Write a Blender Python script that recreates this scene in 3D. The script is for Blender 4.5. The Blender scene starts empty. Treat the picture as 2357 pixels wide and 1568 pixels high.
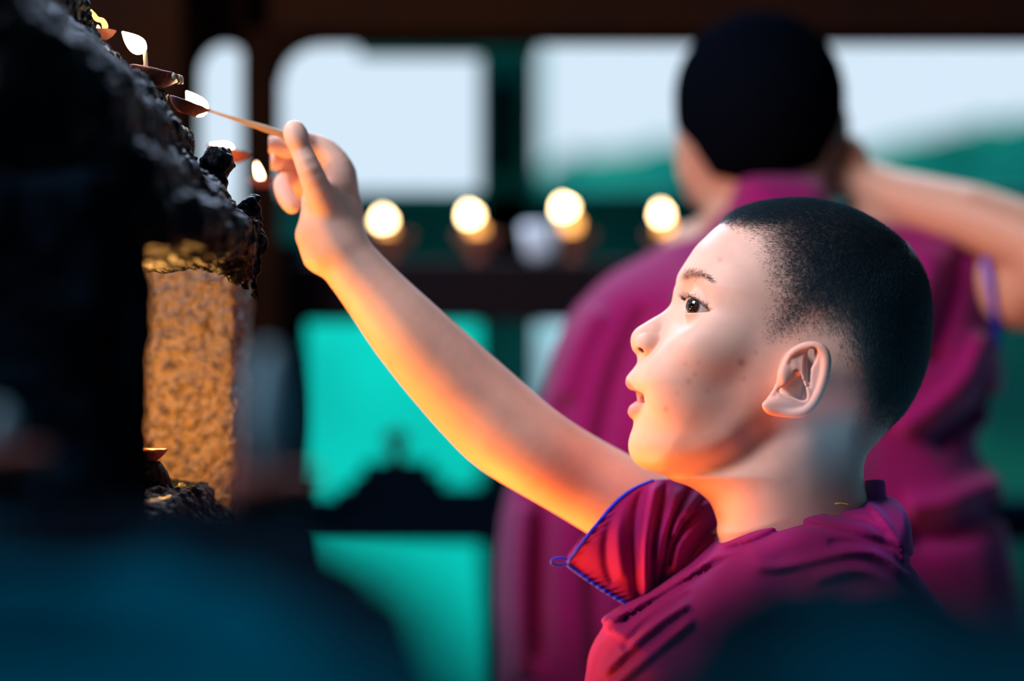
import bpy, math, random
import numpy as np
from mathutils import Vector, Matrix

# ------------------------------------------------------------------ camera, world, light
SC = bpy.context.scene
W, H_ = 2357, 1568
CX, CY = W / 2, H_ / 2
LENS = 85.0
FPX = LENS / 36.0 * W
CAM = np.array([0.0, 0.0, 1.25])
cam_d = bpy.data.cameras.new('camera')
cam = bpy.data.objects.new('camera', cam_d)
SC.collection.objects.link(cam)
cam.location = CAM
cam.rotation_euler = (math.pi / 2, 0, 0)
cam_d.lens = LENS
cam_d.sensor_width = 36.0
cam_d.clip_start = 0.05
cam_d.dof.use_dof = True
cam_d.dof.focus_distance = 1.70
cam_d.dof.aperture_fstop = 1.8
SC.camera = cam
SC.view_settings.view_transform = 'Standard'
SC.view_settings.look = 'None'
SC.view_settings.exposure = 0.0
SC.view_settings.gamma = 1.0
SC.view_settings.use_curve_mapping = False
SC.cycles.use_denoising = True
SC.cycles.max_bounces = 6
SC.cycles.transparent_max_bounces = 8


def P(px, py, D):
    """point seen at pixel (px, py) at depth D"""
    return np.array([(px - CX) / FPX * D, D, CAM[2] - (py - CY) / FPX * D])


world = bpy.data.worlds.new('evening_sky')
SC.world = world
world.use_nodes = True
nt = world.node_tree
nt.nodes.clear()
wo = nt.nodes.new('ShaderNodeOutputWorld')
bg = nt.nodes.new('ShaderNodeBackground')
tc = nt.nodes.new('ShaderNodeTexCoord')
sp = nt.nodes.new('ShaderNodeSeparateXYZ')
rmp = nt.nodes.new('ShaderNodeValToRGB')
nt.links.new(tc.outputs['Generated'], sp.inputs[0])
nt.links.new(sp.outputs['Y'], rmp.inputs[0])
mr = nt.nodes.new('ShaderNodeMapRange')
mr.inputs['From Min'].default_value = -1
mr.inputs['From Max'].default_value = 1
nt.links.new(sp.outputs['Y'], mr.inputs['Value'])
nt.links.new(mr.outputs[0], rmp.inputs[0])
e = rmp.color_ramp.elements
e[0].position = 0.0; e[0].color = (0.010, 0.085, 0.14, 1)
e[1].position = 0.95; e[1].color = (0.68, 0.83, 0.97, 1)
k = rmp.color_ramp.elements.new(0.5); k.color = (0.03, 0.14, 0.21, 1)
k = rmp.color_ramp.elements.new(0.8); k.color = (0.12, 0.30, 0.42, 1)
nt.links.new(rmp.outputs[0], bg.inputs[0])
bg.inputs[1].default_value = 1.0
nt.links.new(bg.outputs[0], wo.inputs[0])


def light(kind, name, loc, energy, color, size=0.1, target=None, size_y=None, spot=None, blend=0.5):
    d = bpy.data.lights.new(name, kind)
    d.energy = energy
    d.color = color
    if kind == 'AREA':
        d.size = size
        if size_y:
            d.shape = 'RECTANGLE'
            d.size_y = size_y
    elif kind in ('POINT', 'SPOT'):
        d.shadow_soft_size = size
    if kind == 'SPOT' and spot:
        d.spot_size = spot
        d.spot_blend = blend
    o = bpy.data.objects.new(name, d)
    SC.collection.objects.link(o)
    o.location = loc
    if target is not None:
        o.rotation_euler = (Vector(target) - Vector(loc)).to_track_quat('-Z', 'Y').to_euler()
    return o


HEADC = P(1700, 780, 1.75)
# added soft key lamp at upper left, standing in for daylight on the face
light('AREA', 'key_light', (-1.00, 1.14, 2.36), 40, (0.89, 0.87, 1.0), 0.7, target=HEADC, size_y=0.7)
# daylight from the open courtyard behind the rack
light('AREA', 'courtyard_daylight', (-0.5, 4.2, 3.3), 260, (0.55, 0.70, 1.0), 2.0, target=(0.1, 1.8, 1.25), size_y=1.4)
# added area lamp, as daylight on the green wall across the courtyard
light('AREA', 'wall_fill_light', (0.0, 4.6, 4.2), 270, (0.75, 0.95, 1.0), 3.5, target=(0, 6.4, 0.6), size_y=1.5)
# glow of the rows of butter lamps burning on the low shelf left of the boy
light('AREA', 'lamp_row_glow', tuple(P(560, 1900, 1.78)), 4.8, (1.0, 0.25, 0.04), 0.34, target=tuple(P(1400, 1000, 1.75)), size_y=0.10).data.spread = 2.0

# ------------------------------------------------------------------ materials


def new_mat(name, base, rough=0.6, spec=0.5, sss=0.0, emit=None, estr=0.0, metallic=0.0, bump=None, var=None, coat=0.0, sheen=0.0):
    m = bpy.data.materials.new(name)
    m.use_nodes = True
    n = m.node_tree
    b = n.nodes['Principled BSDF']
    b.inputs['Base Color'].default_value = (*base, 1)
    b.inputs['Roughness'].default_value = rough
    b.inputs['Specular IOR Level'].default_value = spec
    b.inputs['Metallic'].default_value = metallic
    b.inputs['Coat Weight'].default_value = coat
    b.inputs['Sheen Weight'].default_value = sheen
    if sss:
        b.inputs['Subsurface Weight'].default_value = sss
        b.inputs['Subsurface Radius'].default_value = (1.0, 0.32, 0.15)
        b.inputs['Subsurface Scale'].default_value = 0.006
    if emit:
        b.inputs['Emission Color'].default_value = (*emit, 1)
        b.inputs['Emission Strength'].default_value = estr
    t = n.nodes.new('ShaderNodeTexCoord')
    if var:            # (colour2, scale, lo, hi)
        nz = n.nodes.new('ShaderNodeTexNoise')
        nz.inputs['Scale'].default_value = var[1]
        nz.inputs['Detail'].default_value = 6
        n.links.new(t.outputs['Object'], nz.inputs['Vector'])
        r = n.nodes.new('ShaderNodeValToRGB')
        r.color_ramp.elements[0].position = var[2]
        r.color_ramp.elements[0].color = (*base, 1)
        r.color_ramp.elements[1].position = var[3]
        r.color_ramp.elements[1].color = (*var[0], 1)
        n.links.new(nz.outputs['Fac'], r.inputs[0])
        n.links.new(r.outputs[0], b.inputs['Base Color'])
    if bump:           # (scale, strength, distance)
        nz = n.nodes.new('ShaderNodeTexNoise')
        nz.inputs['Scale'].default_value = bump[0]
        nz.inputs['Detail'].default_value = 5
        n.links.new(t.outputs['Object'], nz.inputs['Vector'])
        bp = n.nodes.new('ShaderNodeBump')
        bp.inputs['Strength'].default_value = bump[1]
        bp.inputs['Distance'].default_value = bump[2]
        n.links.new(nz.outputs['Fac'], bp.inputs['Height'])
        n.links.new(bp.outputs[0], b.inputs['Normal'])
    return m


def attr_mat(name, rough, spec, sss, bump, scale=0.006):
    """skin / cloth whose colour is stored per vertex in the attribute 'tint'"""
    m = new_mat(name, (0.8, 0.5, 0.4), rough, spec, sss, bump=bump)
    n = m.node_tree
    b = n.nodes['Principled BSDF']
    a = n.nodes.new('ShaderNodeAttribute')
    a.attribute_name = 'tint'
    n.links.new(a.outputs['Color'], b.inputs['Base Color'])
    if sss:
        b.inputs['Subsurface Scale'].default_value = scale
    return m


M = {}
M['skin'] = attr_mat('boy_skin', 0.54, 0.38, 0.22, (900, 0.12, 0.0006))
M['skin2'] = attr_mat('monk_skin', 0.5, 0.4, 0.1, (300, 0.2, 0.001))
M['robe'] = new_mat('maroon_cotton', (0.30, 0.006, 0.115), 0.85, 0.15, bump=(1600, 0.25, 0.0004), sheen=0.3)
M['robe'].node_tree.nodes['Principled BSDF'].inputs['Sheen Tint'].default_value = (0.5, 0.2, 1.0, 1)
M['robe'].node_tree.nodes['Principled BSDF'].inputs['Sheen Roughness'].default_value = 0.5
M['robe2'] = new_mat('magenta_cotton', (0.27, 0.005, 0.115), 0.85, 0.1, bump=(300, 0.2, 0.001), sheen=0.2)
M['piping'] = new_mat('blue_piping', (0.015, 0.03, 0.85), 0.6, 0.3, bump=(2500, 0.3, 0.0004))
M['yellow_thread'] = new_mat('yellow_thread', (0.8, 0.5, 0.05), 0.6)
M['hair'] = new_mat('black_hair', (0.034, 0.066, 0.088), 0.32, 1.0)  # bluish light sheen put into the black hair's base colour
M['hair_cap'] = new_mat('cropped_black_hair', (0.002, 0.003, 0.006), 0.9, 0.0, bump=(500, 0.6, 0.002))
M['brow'] = new_mat('brown_brow_hair', (0.06, 0.028, 0.015), 0.5)
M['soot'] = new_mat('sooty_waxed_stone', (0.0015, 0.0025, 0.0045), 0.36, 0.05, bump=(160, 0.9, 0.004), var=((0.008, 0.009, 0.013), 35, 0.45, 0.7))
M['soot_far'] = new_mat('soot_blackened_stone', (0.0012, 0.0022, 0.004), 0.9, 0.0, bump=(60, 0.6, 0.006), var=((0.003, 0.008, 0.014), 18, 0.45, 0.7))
M['sky_blue_stone'] = new_mat('sky_tinted_stone', (0.0, 0.042, 0.068), 0.8, 0.0, bump=(40, 0.6, 0.01), var=((0.0, 0.005, 0.011), 9, 0.45, 0.65))  # blue of the sky light put into the stone's colour
M['wall'] = new_mat('rough_plaster', (0.17, 0.115, 0.065), 0.24, 0.9, bump=(150, 1.0, 0.010), var=((0.05, 0.035, 0.03), 150, 0.42, 0.66))
M['clay'] = new_mat('red_clay', (0.42, 0.11, 0.06), 0.5, 0.5, bump=(250, 0.5, 0.002), var=((0.2, 0.05, 0.03), 60, 0.4, 0.7))
M['wax'] = new_mat('tallow', (0.75, 0.62, 0.45), 0.25, 0.6, 0.3)
M['wick'] = new_mat('cotton_wick', (0.62, 0.50, 0.38), 0.8, 0.2)
M['pale_cotton'] = new_mat('pale_cotton', (0.55, 0.72, 0.76), 0.8, 0.2, bump=(90, 0.5, 0.004))
M['flame'] = new_mat('flame', (0, 0, 0), 1.0, 0.0, emit=(1.0, 0.72, 0.36), estr=22)
M['flame_low'] = new_mat('flame_orange', (0, 0, 0), 1.0, 0.0, emit=(1.0, 0.42, 0.10), estr=4.0)
M['stick'] = new_mat('bamboo_stick', (0.45, 0.25, 0.13), 0.6, 0.3)
M['wood'] = new_mat('dark_wood', (0.026, 0.009, 0.004), 0.9, 0.0, bump=(40, 0.4, 0.004), var=((0.02, 0.008, 0.006), 12, 0.4, 0.7))
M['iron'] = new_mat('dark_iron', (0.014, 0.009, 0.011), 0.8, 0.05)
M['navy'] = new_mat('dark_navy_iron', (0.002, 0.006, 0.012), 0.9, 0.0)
M['teal'] = new_mat('teal_paint', (0.0, 0.72, 0.55), 0.7, 0.1, var=((0.0, 0.36, 0.30), 1.4, 0.5, 0.75))
M['green_paint'] = new_mat('green_paint', (0.005, 0.22, 0.17), 0.8, 0.1, var=((0.0, 0.12, 0.11), 6.0, 0.4, 0.7))
M['shaded_clay'] = new_mat('shaded_clay', (0.11, 0.035, 0.03), 0.8, 0.1)  # darker copy of the clay, with shade put into its colour
M['shaded_cotton'] = new_mat('shaded_cotton', (0.20, 0.33, 0.38), 0.8, 0.1)  # darker copy of the pale cotton, dimness put into its colour
M['foliage'] = new_mat('dark_green_foliage', (0.004, 0.11, 0.075), 0.9, 0.1, var=((0.0, 0.045, 0.04), 3.0, 0.4, 0.6))
M['white'] = new_mat('white_cloth', (0.75, 0.85, 0.95), 0.8)
M['ground'] = new_mat('ground', (0.05, 0.09, 0.09), 0.9)

# ------------------------------------------------------------------ object helpers


def tag(o, label=None, cat=None, group=None, kind=None):
    if label: o['label'] = label
    if cat: o['category'] = cat
    if group: o['group'] = group
    if kind: o['kind'] = kind
    return o


def empty(name, loc, label, cat, group=None):
    o = bpy.data.objects.new(name, None)
    SC.collection.objects.link(o)
    o.location = loc
    o.empty_display_size = 0.02
    return tag(o, label, cat, group)


def mesh_obj(name, v, f, mat, parent=None, smooth=True, attr=None):
    me = bpy.data.meshes.new(name)
    v = np.asarray(v, dtype=np.float64)
    if isinstance(f, np.ndarray):
        me.vertices.add(len(v))
        me.vertices.foreach_set('co', v.astype(np.float32).ravel())
        n, s = f.shape
        me.loops.add(n * s)
        me.loops.foreach_set('vertex_index', f.astype(np.int32).ravel())
        me.polygons.add(n)
        me.polygons.foreach_set('loop_start', np.arange(0, n * s, s, dtype=np.int32))
        me.polygons.foreach_set('loop_total', np.full(n, s, dtype=np.int32))
        me.update(calc_edges=True)
    else:
        me.from_pydata([tuple(p) for p in v], [], f)
    me.validate()
    if attr is not None:
        a = me.color_attributes.new('tint', 'FLOAT_COLOR', 'POINT')
        c = np.ones((len(v), 4), dtype=np.float32)
        c[:, :3] = attr
        a.data.foreach_set('color', c.ravel())
    me.polygons.foreach_set('use_smooth', np.full(len(me.polygons), smooth))
    me.materials.append(mat)
    me.update()
    o = bpy.data.objects.new(name, me)
    SC.collection.objects.link(o)
    if parent is not None:
        o.parent = parent
        o.matrix_parent_inverse = Matrix.Translation(-Vector(parent.location)) if parent.parent is None and parent.type == 'EMPTY' else Matrix()
    return o


def tube(pts, rad, seg=10, cap=True):
    """swept round tube through pts (n,3) with radii -> verts, faces"""
    pts = np.asarray(pts, float)
    n = len(pts)
    rad = np.broadcast_to(np.asarray(rad, float), (n,))
    v, f = [], []
    up = np.array([0.3, 0.2, 0.93])
    for i in range(n):
        t = pts[min(i + 1, n - 1)] - pts[max(i - 1, 0)]
        t /= np.linalg.norm(t) + 1e-12
        a = np.cross(t, up); a /= np.linalg.norm(a) + 1e-12
        b = np.cross(a, t)
        for j in range(seg):
            an = 2 * math.pi * j / seg
            v.append(pts[i] + rad[i] * (a * math.cos(an) + b * math.sin(an)))
    for i in range(n - 1):
        for j in range(seg):
            f.append((i * seg + j, i * seg + (j + 1) % seg, (i + 1) * seg + (j + 1) % seg, (i + 1) * seg + j))
    if cap:
        f.append(tuple(range(seg))[::-1])
        f.append(tuple((n - 1) * seg + j for j in range(seg)))
    return v, f


def lathe(prof, seg=40, closed=False):
    v, f = [], []
    n = len(prof)
    for r, z in prof:
        for j in range(seg):
            a = 2 * math.pi * j / seg
            v.append((r * math.cos(a), r * math.sin(a), z))
    for i in range(n - 1):
        for j in range(seg):
            f.append((i * seg + j, i * seg + (j + 1) % seg, (i + 1) * seg + (j + 1) % seg, (i + 1) * seg + j))
    f.append(tuple(range(seg))[::-1])
    f.append(tuple((n - 1) * seg + j for j in range(seg)))
    return v, f


def catmull(pts, n=8, closed=False):
    pts = np.asarray(pts, float)
    m = len(pts)
    out = []
    rng = range(m) if closed else range(m - 1)
    for i in rng:
        if closed:
            p0, p1, p2, p3 = pts[(i - 1) % m], pts[i], pts[(i + 1) % m], pts[(i + 2) % m]
        else:
            p0, p1, p2, p3 = pts[max(i - 1, 0)], pts[i], pts[i + 1], pts[min(i + 2, m - 1)]
        for k_ in range(n):
            t = k_ / n
            out.append(0.5 * ((2 * p1) + (-p0 + p2) * t + (2 * p0 - 5 * p1 + 4 * p2 - p3) * t * t + (-p0 + 3 * p1 - 3 * p2 + p3) * t ** 3))
    if not closed:
        out.append(pts[-1])
    return np.array(out)


def box(lo, hi):
    lo, hi = np.array(lo), np.array(hi)
    v = [(x, y, z) for x in (lo[0], hi[0]) for y in (lo[1], hi[1]) for z in (lo[2], hi[2])]
    f = [(0, 1, 3, 2), (4, 6, 7, 5), (0, 4, 5, 1), (2, 3, 7, 6), (0, 2, 6, 4), (1, 5, 7, 3)]
    return v, f


def bevel(o, w, seg=2):
    m = o.modifiers.new('bevel', 'BEVEL')
    m.width = w
    m.segments = seg
    return o


# ------------------------------------------------------------------ signed-distance modelling


def smin(a, b, k_):
    h = np.clip(0.5 + 0.5 * (b - a) / k_, 0, 1)
    return b + (a - b) * h - k_ * h * (1 - h)


def smax(a, b, k_):
    return -smin(-a, -b, k_)


def sstep(x, a, b):
    t = np.clip((x - a) / (b - a), 0, 1)
    return t * t * (3 - 2 * t)


def cone_chain(p, pts, rad, k_=0.0):
    """round cones along a polyline"""
    d = None
    pts = [np.asarray(q, float) for q in pts]
    for i in range(len(pts) - 1):
        a, b = pts[i], pts[i + 1]
        ab = b - a
        t = np.clip(((p - a) @ ab) / (ab @ ab), 0, 1)
        dd = np.linalg.norm(p - a - t[:, None] * ab, axis=1) - (rad[i] + (rad[i + 1] - rad[i]) * t)
        d = dd if d is None else (smin(d, dd, k_) if k_ else np.minimum(d, dd))
    return d


def ellipsoid(p, c, r):
    q = (p - np.asarray(c)) / np.asarray(r)
    k0 = np.linalg.norm(q, axis=1)
    k1 = np.linalg.norm(q / np.asarray(r), axis=1)
    return k0 * (k0 - 1) / (k1 + 1e-9)


def poly_sdf(q, poly):
    """signed distance of points q (n,2) to a closed polygon"""
    out = np.full(len(q), 1e9)
    ins = np.zeros(len(q), bool)
    m = len(poly)
    for i in range(m):
        a, b = poly[i], poly[(i + 1) % m]
        ab = b - a
        l2 = ab @ ab
        if l2 < 1e-16:
            continue
        w_ = q - a
        t = np.clip((w_ @ ab) / l2, 0, 1)
        dx = w_ - t[:, None] * ab
        out = np.minimum(out, (dx * dx).sum(1))
        c = ((a[1] > q[:, 1]) != (b[1] > q[:, 1])) & (q[:, 0] < (b[0] - a[0]) * (q[:, 1] - a[1]) / (b[1] - a[1] + 1e-18) + a[0])
        ins ^= c
    d = np.sqrt(out)
    return np.where(ins, -d, d)


class Field2:
    """2-D scalar field sampled on a grid, read bilinearly"""
    def __init__(s, fn, lo, hi, h, blur=0):
        s.lo, s.h = np.array(lo), h
        nx, ny = int((hi[0] - lo[0]) / h) + 2, int((hi[1] - lo[1]) / h) + 2
        gx, gy = np.meshgrid(lo[0] + np.arange(nx) * h, lo[1] + np.arange(ny) * h, indexing='ij')
        g = fn(np.stack([gx.ravel(), gy.ravel()], 1)).reshape(nx, ny)
        for _ in range(blur):
            q = np.pad(g, 1, mode='edge')
            g = (q[:-2, 1:-1] + q[2:, 1:-1] + q[1:-1, :-2] + q[1:-1, 2:] + 4 * g) / 8
        s.g = g

    def __call__(s, x, y):
        fx = np.clip((x - s.lo[0]) / s.h, 0, s.g.shape[0] - 1.001)
        fy = np.clip((y - s.lo[1]) / s.h, 0, s.g.shape[1] - 1.001)
        i, j = fx.astype(int), fy.astype(int)
        u, v = fx - i, fy - j
        g = s.g
        return g[i, j] * (1 - u) * (1 - v) + g[i + 1, j] * u * (1 - v) + g[i, j + 1] * (1 - u) * v + g[i + 1, j + 1] * u * v


def vnoise(p, seed=0):
    """smooth value noise, p (n,3) in cells -> [-1,1]"""
    i = np.floor(p).astype(np.int64)
    f = p - i
    f = f * f * (3 - 2 * f)

    def hsh(a, b, c):
        n = (a * 73856093) ^ (b * 19349663) ^ (c * 83492791) ^ (seed * 2654435)
        n = (n ^ (n >> 13)) * 1274126177
        n = n ^ (n >> 16)
        return (n & 0xffff) / 32767.5 - 1
    r = 0
    for dx in (0, 1):
        for dy in (0, 1):
            for dz in (0, 1):
                w_ = (f[:, 0] if dx else 1 - f[:, 0]) * (f[:, 1] if dy else 1 - f[:, 1]) * (f[:, 2] if dz else 1 - f[:, 2])
                r = r + w_ * hsh(i[:, 0] + dx, i[:, 1] + dy, i[:, 2] + dz)
    return r


def fbm(p, scale, octs=3, seed=0):
    r, a = 0, 1.0
    q = p / scale
    for o in range(octs):
        r = r + a * vnoise(q, seed + o)
        q = q * 2.1 + 7.3
        a *= 0.5
    return r


def polygonize(f, lo, hi, h, levels=0, B=8, lip=1.6):
    lo = np.asarray(lo, float)
    nb = np.ceil((np.asarray(hi) - lo) / (h * B)).astype(int)
    n = nb * B + 1
    bc = np.stack(np.meshgrid(*[np.arange(k_) for k_ in nb], indexing='ij'), -1).reshape(-1, 3)
    cen = lo + (bc * B + B / 2) * h
    fc = np.concatenate([f(c) for c in np.array_split(cen, max(1, len(cen) // 200000))])
    V = np.empty(n, np.float32)
    big = np.where(fc.reshape(nb) > 0, 1.0, -1.0)
    V[:-1, :-1, :-1] = np.repeat(np.repeat(np.repeat(big, B, 0), B, 1), B, 2)
    V[-1] = 1; V[:, -1] = 1; V[:, :, -1] = 1
    act = np.abs(fc) < 0.5 * B * h * 1.733 * lip
    loc = np.stack(np.meshgrid(*[np.arange(B + 1)] * 3, indexing='ij'), -1).reshape(-1, 3)
    ab = bc[act]
    for ch in np.array_split(ab, max(1, len(ab) // 400)):
        idx = (ch[:, None, :] * B + loc[None]).reshape(-1, 3)
        V[idx[:, 0], idx[:, 1], idx[:, 2]] = f(lo + idx * h)
    s = V < 0
    # cells
    cnt = np.zeros(np.array(n) - 1, np.int8)
    sl = [slice(None, -1), slice(1, None)]
    for a in sl:
        for b in sl:
            for c in sl:
                cnt += s[a, b, c]
    cells = np.argwhere((cnt > 0) & (cnt < 8))
    cid = np.full(cnt.shape, -1, np.int32)
    cid[tuple(cells.T)] = np.arange(len(cells))
    acc = np.zeros((len(cells), 3)); num = np.zeros(len(cells))
    off = np.array([(a, b, c) for a in (0, 1) for b in (0, 1) for c in (0, 1)])
    vals = [V[tuple((cells + o).T)] for o in off]
    for i in range(8):
        for j in range(i + 1, 8):
            if np.abs(off[i] - off[j]).sum() != 1:
                continue
            m = (vals[i] < 0) != (vals[j] < 0)
            t = vals[i][m] / (vals[i][m] - vals[j][m])
            acc[m] += off[i] + t[:, None] * (off[j] - off[i])
            num[m] += 1
    vert = lo + (cells + acc / num[:, None]) * h
    quads = []
    for ax in range(3):
        a1, a2 = (ax + 1) % 3, (ax + 2) % 3
        s0 = [slice(None)] * 3; s1 = [slice(None)] * 3
        s0[ax] = slice(None, -1); s1[ax] = slice(1, None)
        ed = np.argwhere(s[tuple(s0)] != s[tuple(s1)])
        ed = ed[(ed[:, a1] > 0) & (ed[:, a2] > 0) & (ed[:, a1] < n[a1] - 1) & (ed[:, a2] < n[a2] - 1)]
        flip = s[tuple(ed.T)]
        o1 = np.zeros(3, int); o1[a1] = 1
        o2 = np.zeros(3, int); o2[a2] = 1
        q = np.stack([cid[tuple((ed - o1 - o2).T)], cid[tuple((ed - o2).T)], cid[tuple(ed.T)], cid[tuple((ed - o1).T)]], 1)
        q[~flip] = q[~flip][:, ::-1]
        quads.append(q)
    quads = np.concatenate(quads)
    quads = quads[(quads >= 0).all(1)]

    def project(v, it, hh):
        for _ in range(it):
            out = np.empty_like(v)
            e_ = hh * 0.25
            for ch in np.array_split(np.arange(len(v)), max(1, len(v) // 150000)):
                p = v[ch]
                fv = f(p)
                g = np.stack([f(p + np.array(d_) * e_) - f(p - np.array(d_) * e_) for d_ in ((1, 0, 0), (0, 1, 0), (0, 0, 1))], 1) / (2 * e_)
                st = (fv / ((g * g).sum(1) + 0.05))[:, None] * g
                ln = np.linalg.norm(st, axis=1, keepdims=True)
                out[ch] = p - st * np.minimum(1, 0.6 * hh / (ln + 1e-12))
            v = out
        return v
    vert = project(vert, 1, h)
    for L in range(levels):
        nv = len(vert)
        e1 = np.concatenate([quads[:, [i, (i + 1) % 4]] for i in range(4)])
        e1s = np.sort(e1, 1)
        key = e1s[:, 0].astype(np.int64) * nv + e1s[:, 1]
        uk, inv = np.unique(key, return_inverse=True)
        inv = inv.reshape(4, -1)
        mid = (vert[uk // nv] + vert[uk % nv]) / 2
        fcn = vert[quads].mean(1)
        nf = len(quads)
        ei = nv + inv
        fi = nv + len(uk) + np.arange(nf)
        vert = np.concatenate([vert, mid, fcn])
        quads = np.concatenate([np.stack([quads[:, i], ei[i], fi, ei[(i - 1) % 4]], 1) for i in range(4)])
        h = h / 2
        vert = project(vert, 2, h)
    return vert, quads


def rbf(ctrl):
    """smooth normalised-weight interpolation of (x, y, value) controls -> f(xy)"""
    c = np.array(ctrl, float)

    def g(q, s):
        w_ = np.zeros(len(q)); a = np.zeros(len(q))
        for x, y, v in c:
            k_ = 1 / (((q[:, 0] - x) ** 2 + (q[:, 1] - y) ** 2 + s * s) ** 1.6)
            w_ += k_; a += k_ * v
        return a / w_
    return g


def inflate(l, d2, Wm, R, n=2.0):
    """solid whose side outline is the 2-D distance d2 and whose half width is Wm"""
    u = np.maximum(1 + d2 / R, 0)
    h = (np.abs(l) / Wm) ** n + u ** n
    q = h ** (1 / n) - 1
    gl = (np.abs(l) / Wm) ** (n - 1) / Wm
    gr = u ** (n - 1) / R
    g = np.sqrt(gl * gl + gr * gr) / np.maximum(h, 1e-9) ** ((n - 1) / n)
    return q / np.maximum(g, 4.0)


# ------------------------------------------------------------------ boy: head frame
PSI = math.radians(3)
HO = P(1790, 780, 1.75)
HA = np.array([math.cos(PSI), math.sin(PSI), 0.0])      # towards the back of the head
HN = np.array([math.sin(PSI), -math.cos(PSI), 0.0])     # towards the camera side


def HP(px, py, l=0.0):
    """pixel + lateral offset -> head-local (a, l, z)"""
    d = np.array([(px - CX) / FPX, 1, -(py - CY) / FPX])
    t = (l - (CAM - HO) @ HN) / (d @ HN)
    w_ = CAM + t * d - HO
    return np.array([w_ @ HA, l, w_[2]])


def HW(loc):
    return HO + loc[0] * HA + loc[1] * HN + np.array([0, 0, loc[2]])


def to_head(p):
    w_ = p - HO
    return np.stack([w_ @ HA, w_ @ HN, w_[:, 2]], 1)


def pix(p):
    return np.stack([CX + p[:, 0] / p[:, 1] * FPX, CY - (p[:, 2] - CAM[2]) / p[:, 1] * FPX], 1)


def hp2(pts, l=0.0):
    return np.array([HP(x, y, l)[[0, 2]] for x, y in pts])


OUT_HEAD = [(1658, 516), (1645, 526), (1625, 545), (1604, 566), (1589, 588), (1574, 611), (1562, 632), (1558, 650), (1556, 668),
            (1554, 688), (1550, 705), (1540, 730), (1522, 765), (1502, 800), (1480, 826), (1464, 842), (1452, 862), (1449, 880), (1456, 896), (1466, 910),
            (1465, 930), (1461, 955), (1459, 980), (1455, 1004), (1456, 1027), (1464, 1047), (1479, 1069), (1497, 1083), (1523, 1092),
            (1570, 1094), (1630, 1084), (1690, 1055), (1735, 1020), (1775, 1000), (1830, 1000), (1900, 1010), (1975, 1015), (2018, 999),
            (2038, 986), (2069, 955), (2094, 914), (2115, 869), (2128, 823), (2135, 772), (2136, 721), (2130, 664), (2115, 619),
            (2084, 570), (2043, 534), (1992, 501), (1941, 478), (1890, 466), (1839, 461), (1788, 464), (1737, 473), (1686, 493)]
OUT_NECK = [(1620, 1040), (1560, 1090), (1553, 1102), (1584, 1118), (1615, 1139), (1635, 1159), (1645, 1180), (1653, 1205), (1653, 1231),
            (1690, 1275), (1740, 1330), (1760, 1420), (2060, 1420), (2020, 1250), (1985, 1110), (1990, 1050), (2020, 995), (2010, 900), (1900, 850), (1750, 900)]
OUT_NOSE = [(1560, 668), (1553, 690), (1546, 705), (1528, 718), (1502, 733), (1482, 745), (1464, 757), (1454, 771), (1452, 787), (1456, 805),
            (1467, 818), (1474, 827), (1500, 838), (1550, 820), (1580, 760), (1580, 690)]
lo2, hi2 = (-0.15, -0.22), (0.15, 0.13)
F_HEAD = Field2(lambda q: poly_sdf(q, catmull(hp2(OUT_HEAD), 4, True)), lo2, hi2, 0.0008, 6)
F_NECK = Field2(lambda q: poly_sdf(q, catmull(hp2(OUT_NECK), 3, True)), lo2, hi2, 0.001, 6)
F_NOSE = Field2(lambda q: poly_sdf(q, catmull(hp2(OUT_NOSE), 4, True)), lo2, hi2, 0.0006, 3)


def ctrl(lst):
    return [(*HP(x, y)[[0, 2]], v) for x, y, v in lst]


_w = rbf(ctrl([(1880, 640, .0745), (1960, 760, .074), (1790, 480, .070), (1680, 620, .063), (1610, 590, .056), (1600, 680, .057), (1650, 790, .063), (1720, 850, .062),
               (1570, 760, .053), (1540, 850, .046), (1600, 900, .052), (1500, 900, .037), (1490, 960, .036), (1480, 1040, .030), (1560, 1020, .044), (1650, 1000, .052), (1730, 980, .056),
               (1840, 860, .068), (1850, 970, .056), (2080, 750, .070), (1990, 950, .058)]))
_r = rbf(ctrl([(1880, 640, .095), (2050, 700, .09), (1790, 490, .09), (1680, 560, .07), (1600, 600, .046), (1580, 680, .042), (1540, 800, .038), (1480, 880, .036),
               (1480, 960, .034), (1480, 1050, .030), (1560, 1070, .028), (1680, 1040, .024), (1780, 990, .026), (1950, 1000, .05), (1650, 850, .05)]))
F_W = Field2(lambda q: _w(q, 0.022), lo2, hi2, 0.004, 20)
F_R = Field2(lambda q: _r(q, 0.022), lo2, hi2, 0.004, 20)
_wn = rbf(ctrl([(1560, 690, .0075), (1530, 730, .0085), (1490, 765, .0110), (1465, 790, .0125), (1480, 815, .010)]))
F_WN = Field2(lambda q: _wn(q, 0.004), lo2, hi2, 0.002)

EYE = HP(1602 + 13, 708, 0.0295)
EYE_R = 0.0116
GAZE = np.array([-0.72, 0.66, 0.12]); GAZE /= np.linalg.norm(GAZE)


def zz(lst, x0, y0, s):
    return [(x0 + a / s, y0 + b / s) for a, b in lst]


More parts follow.
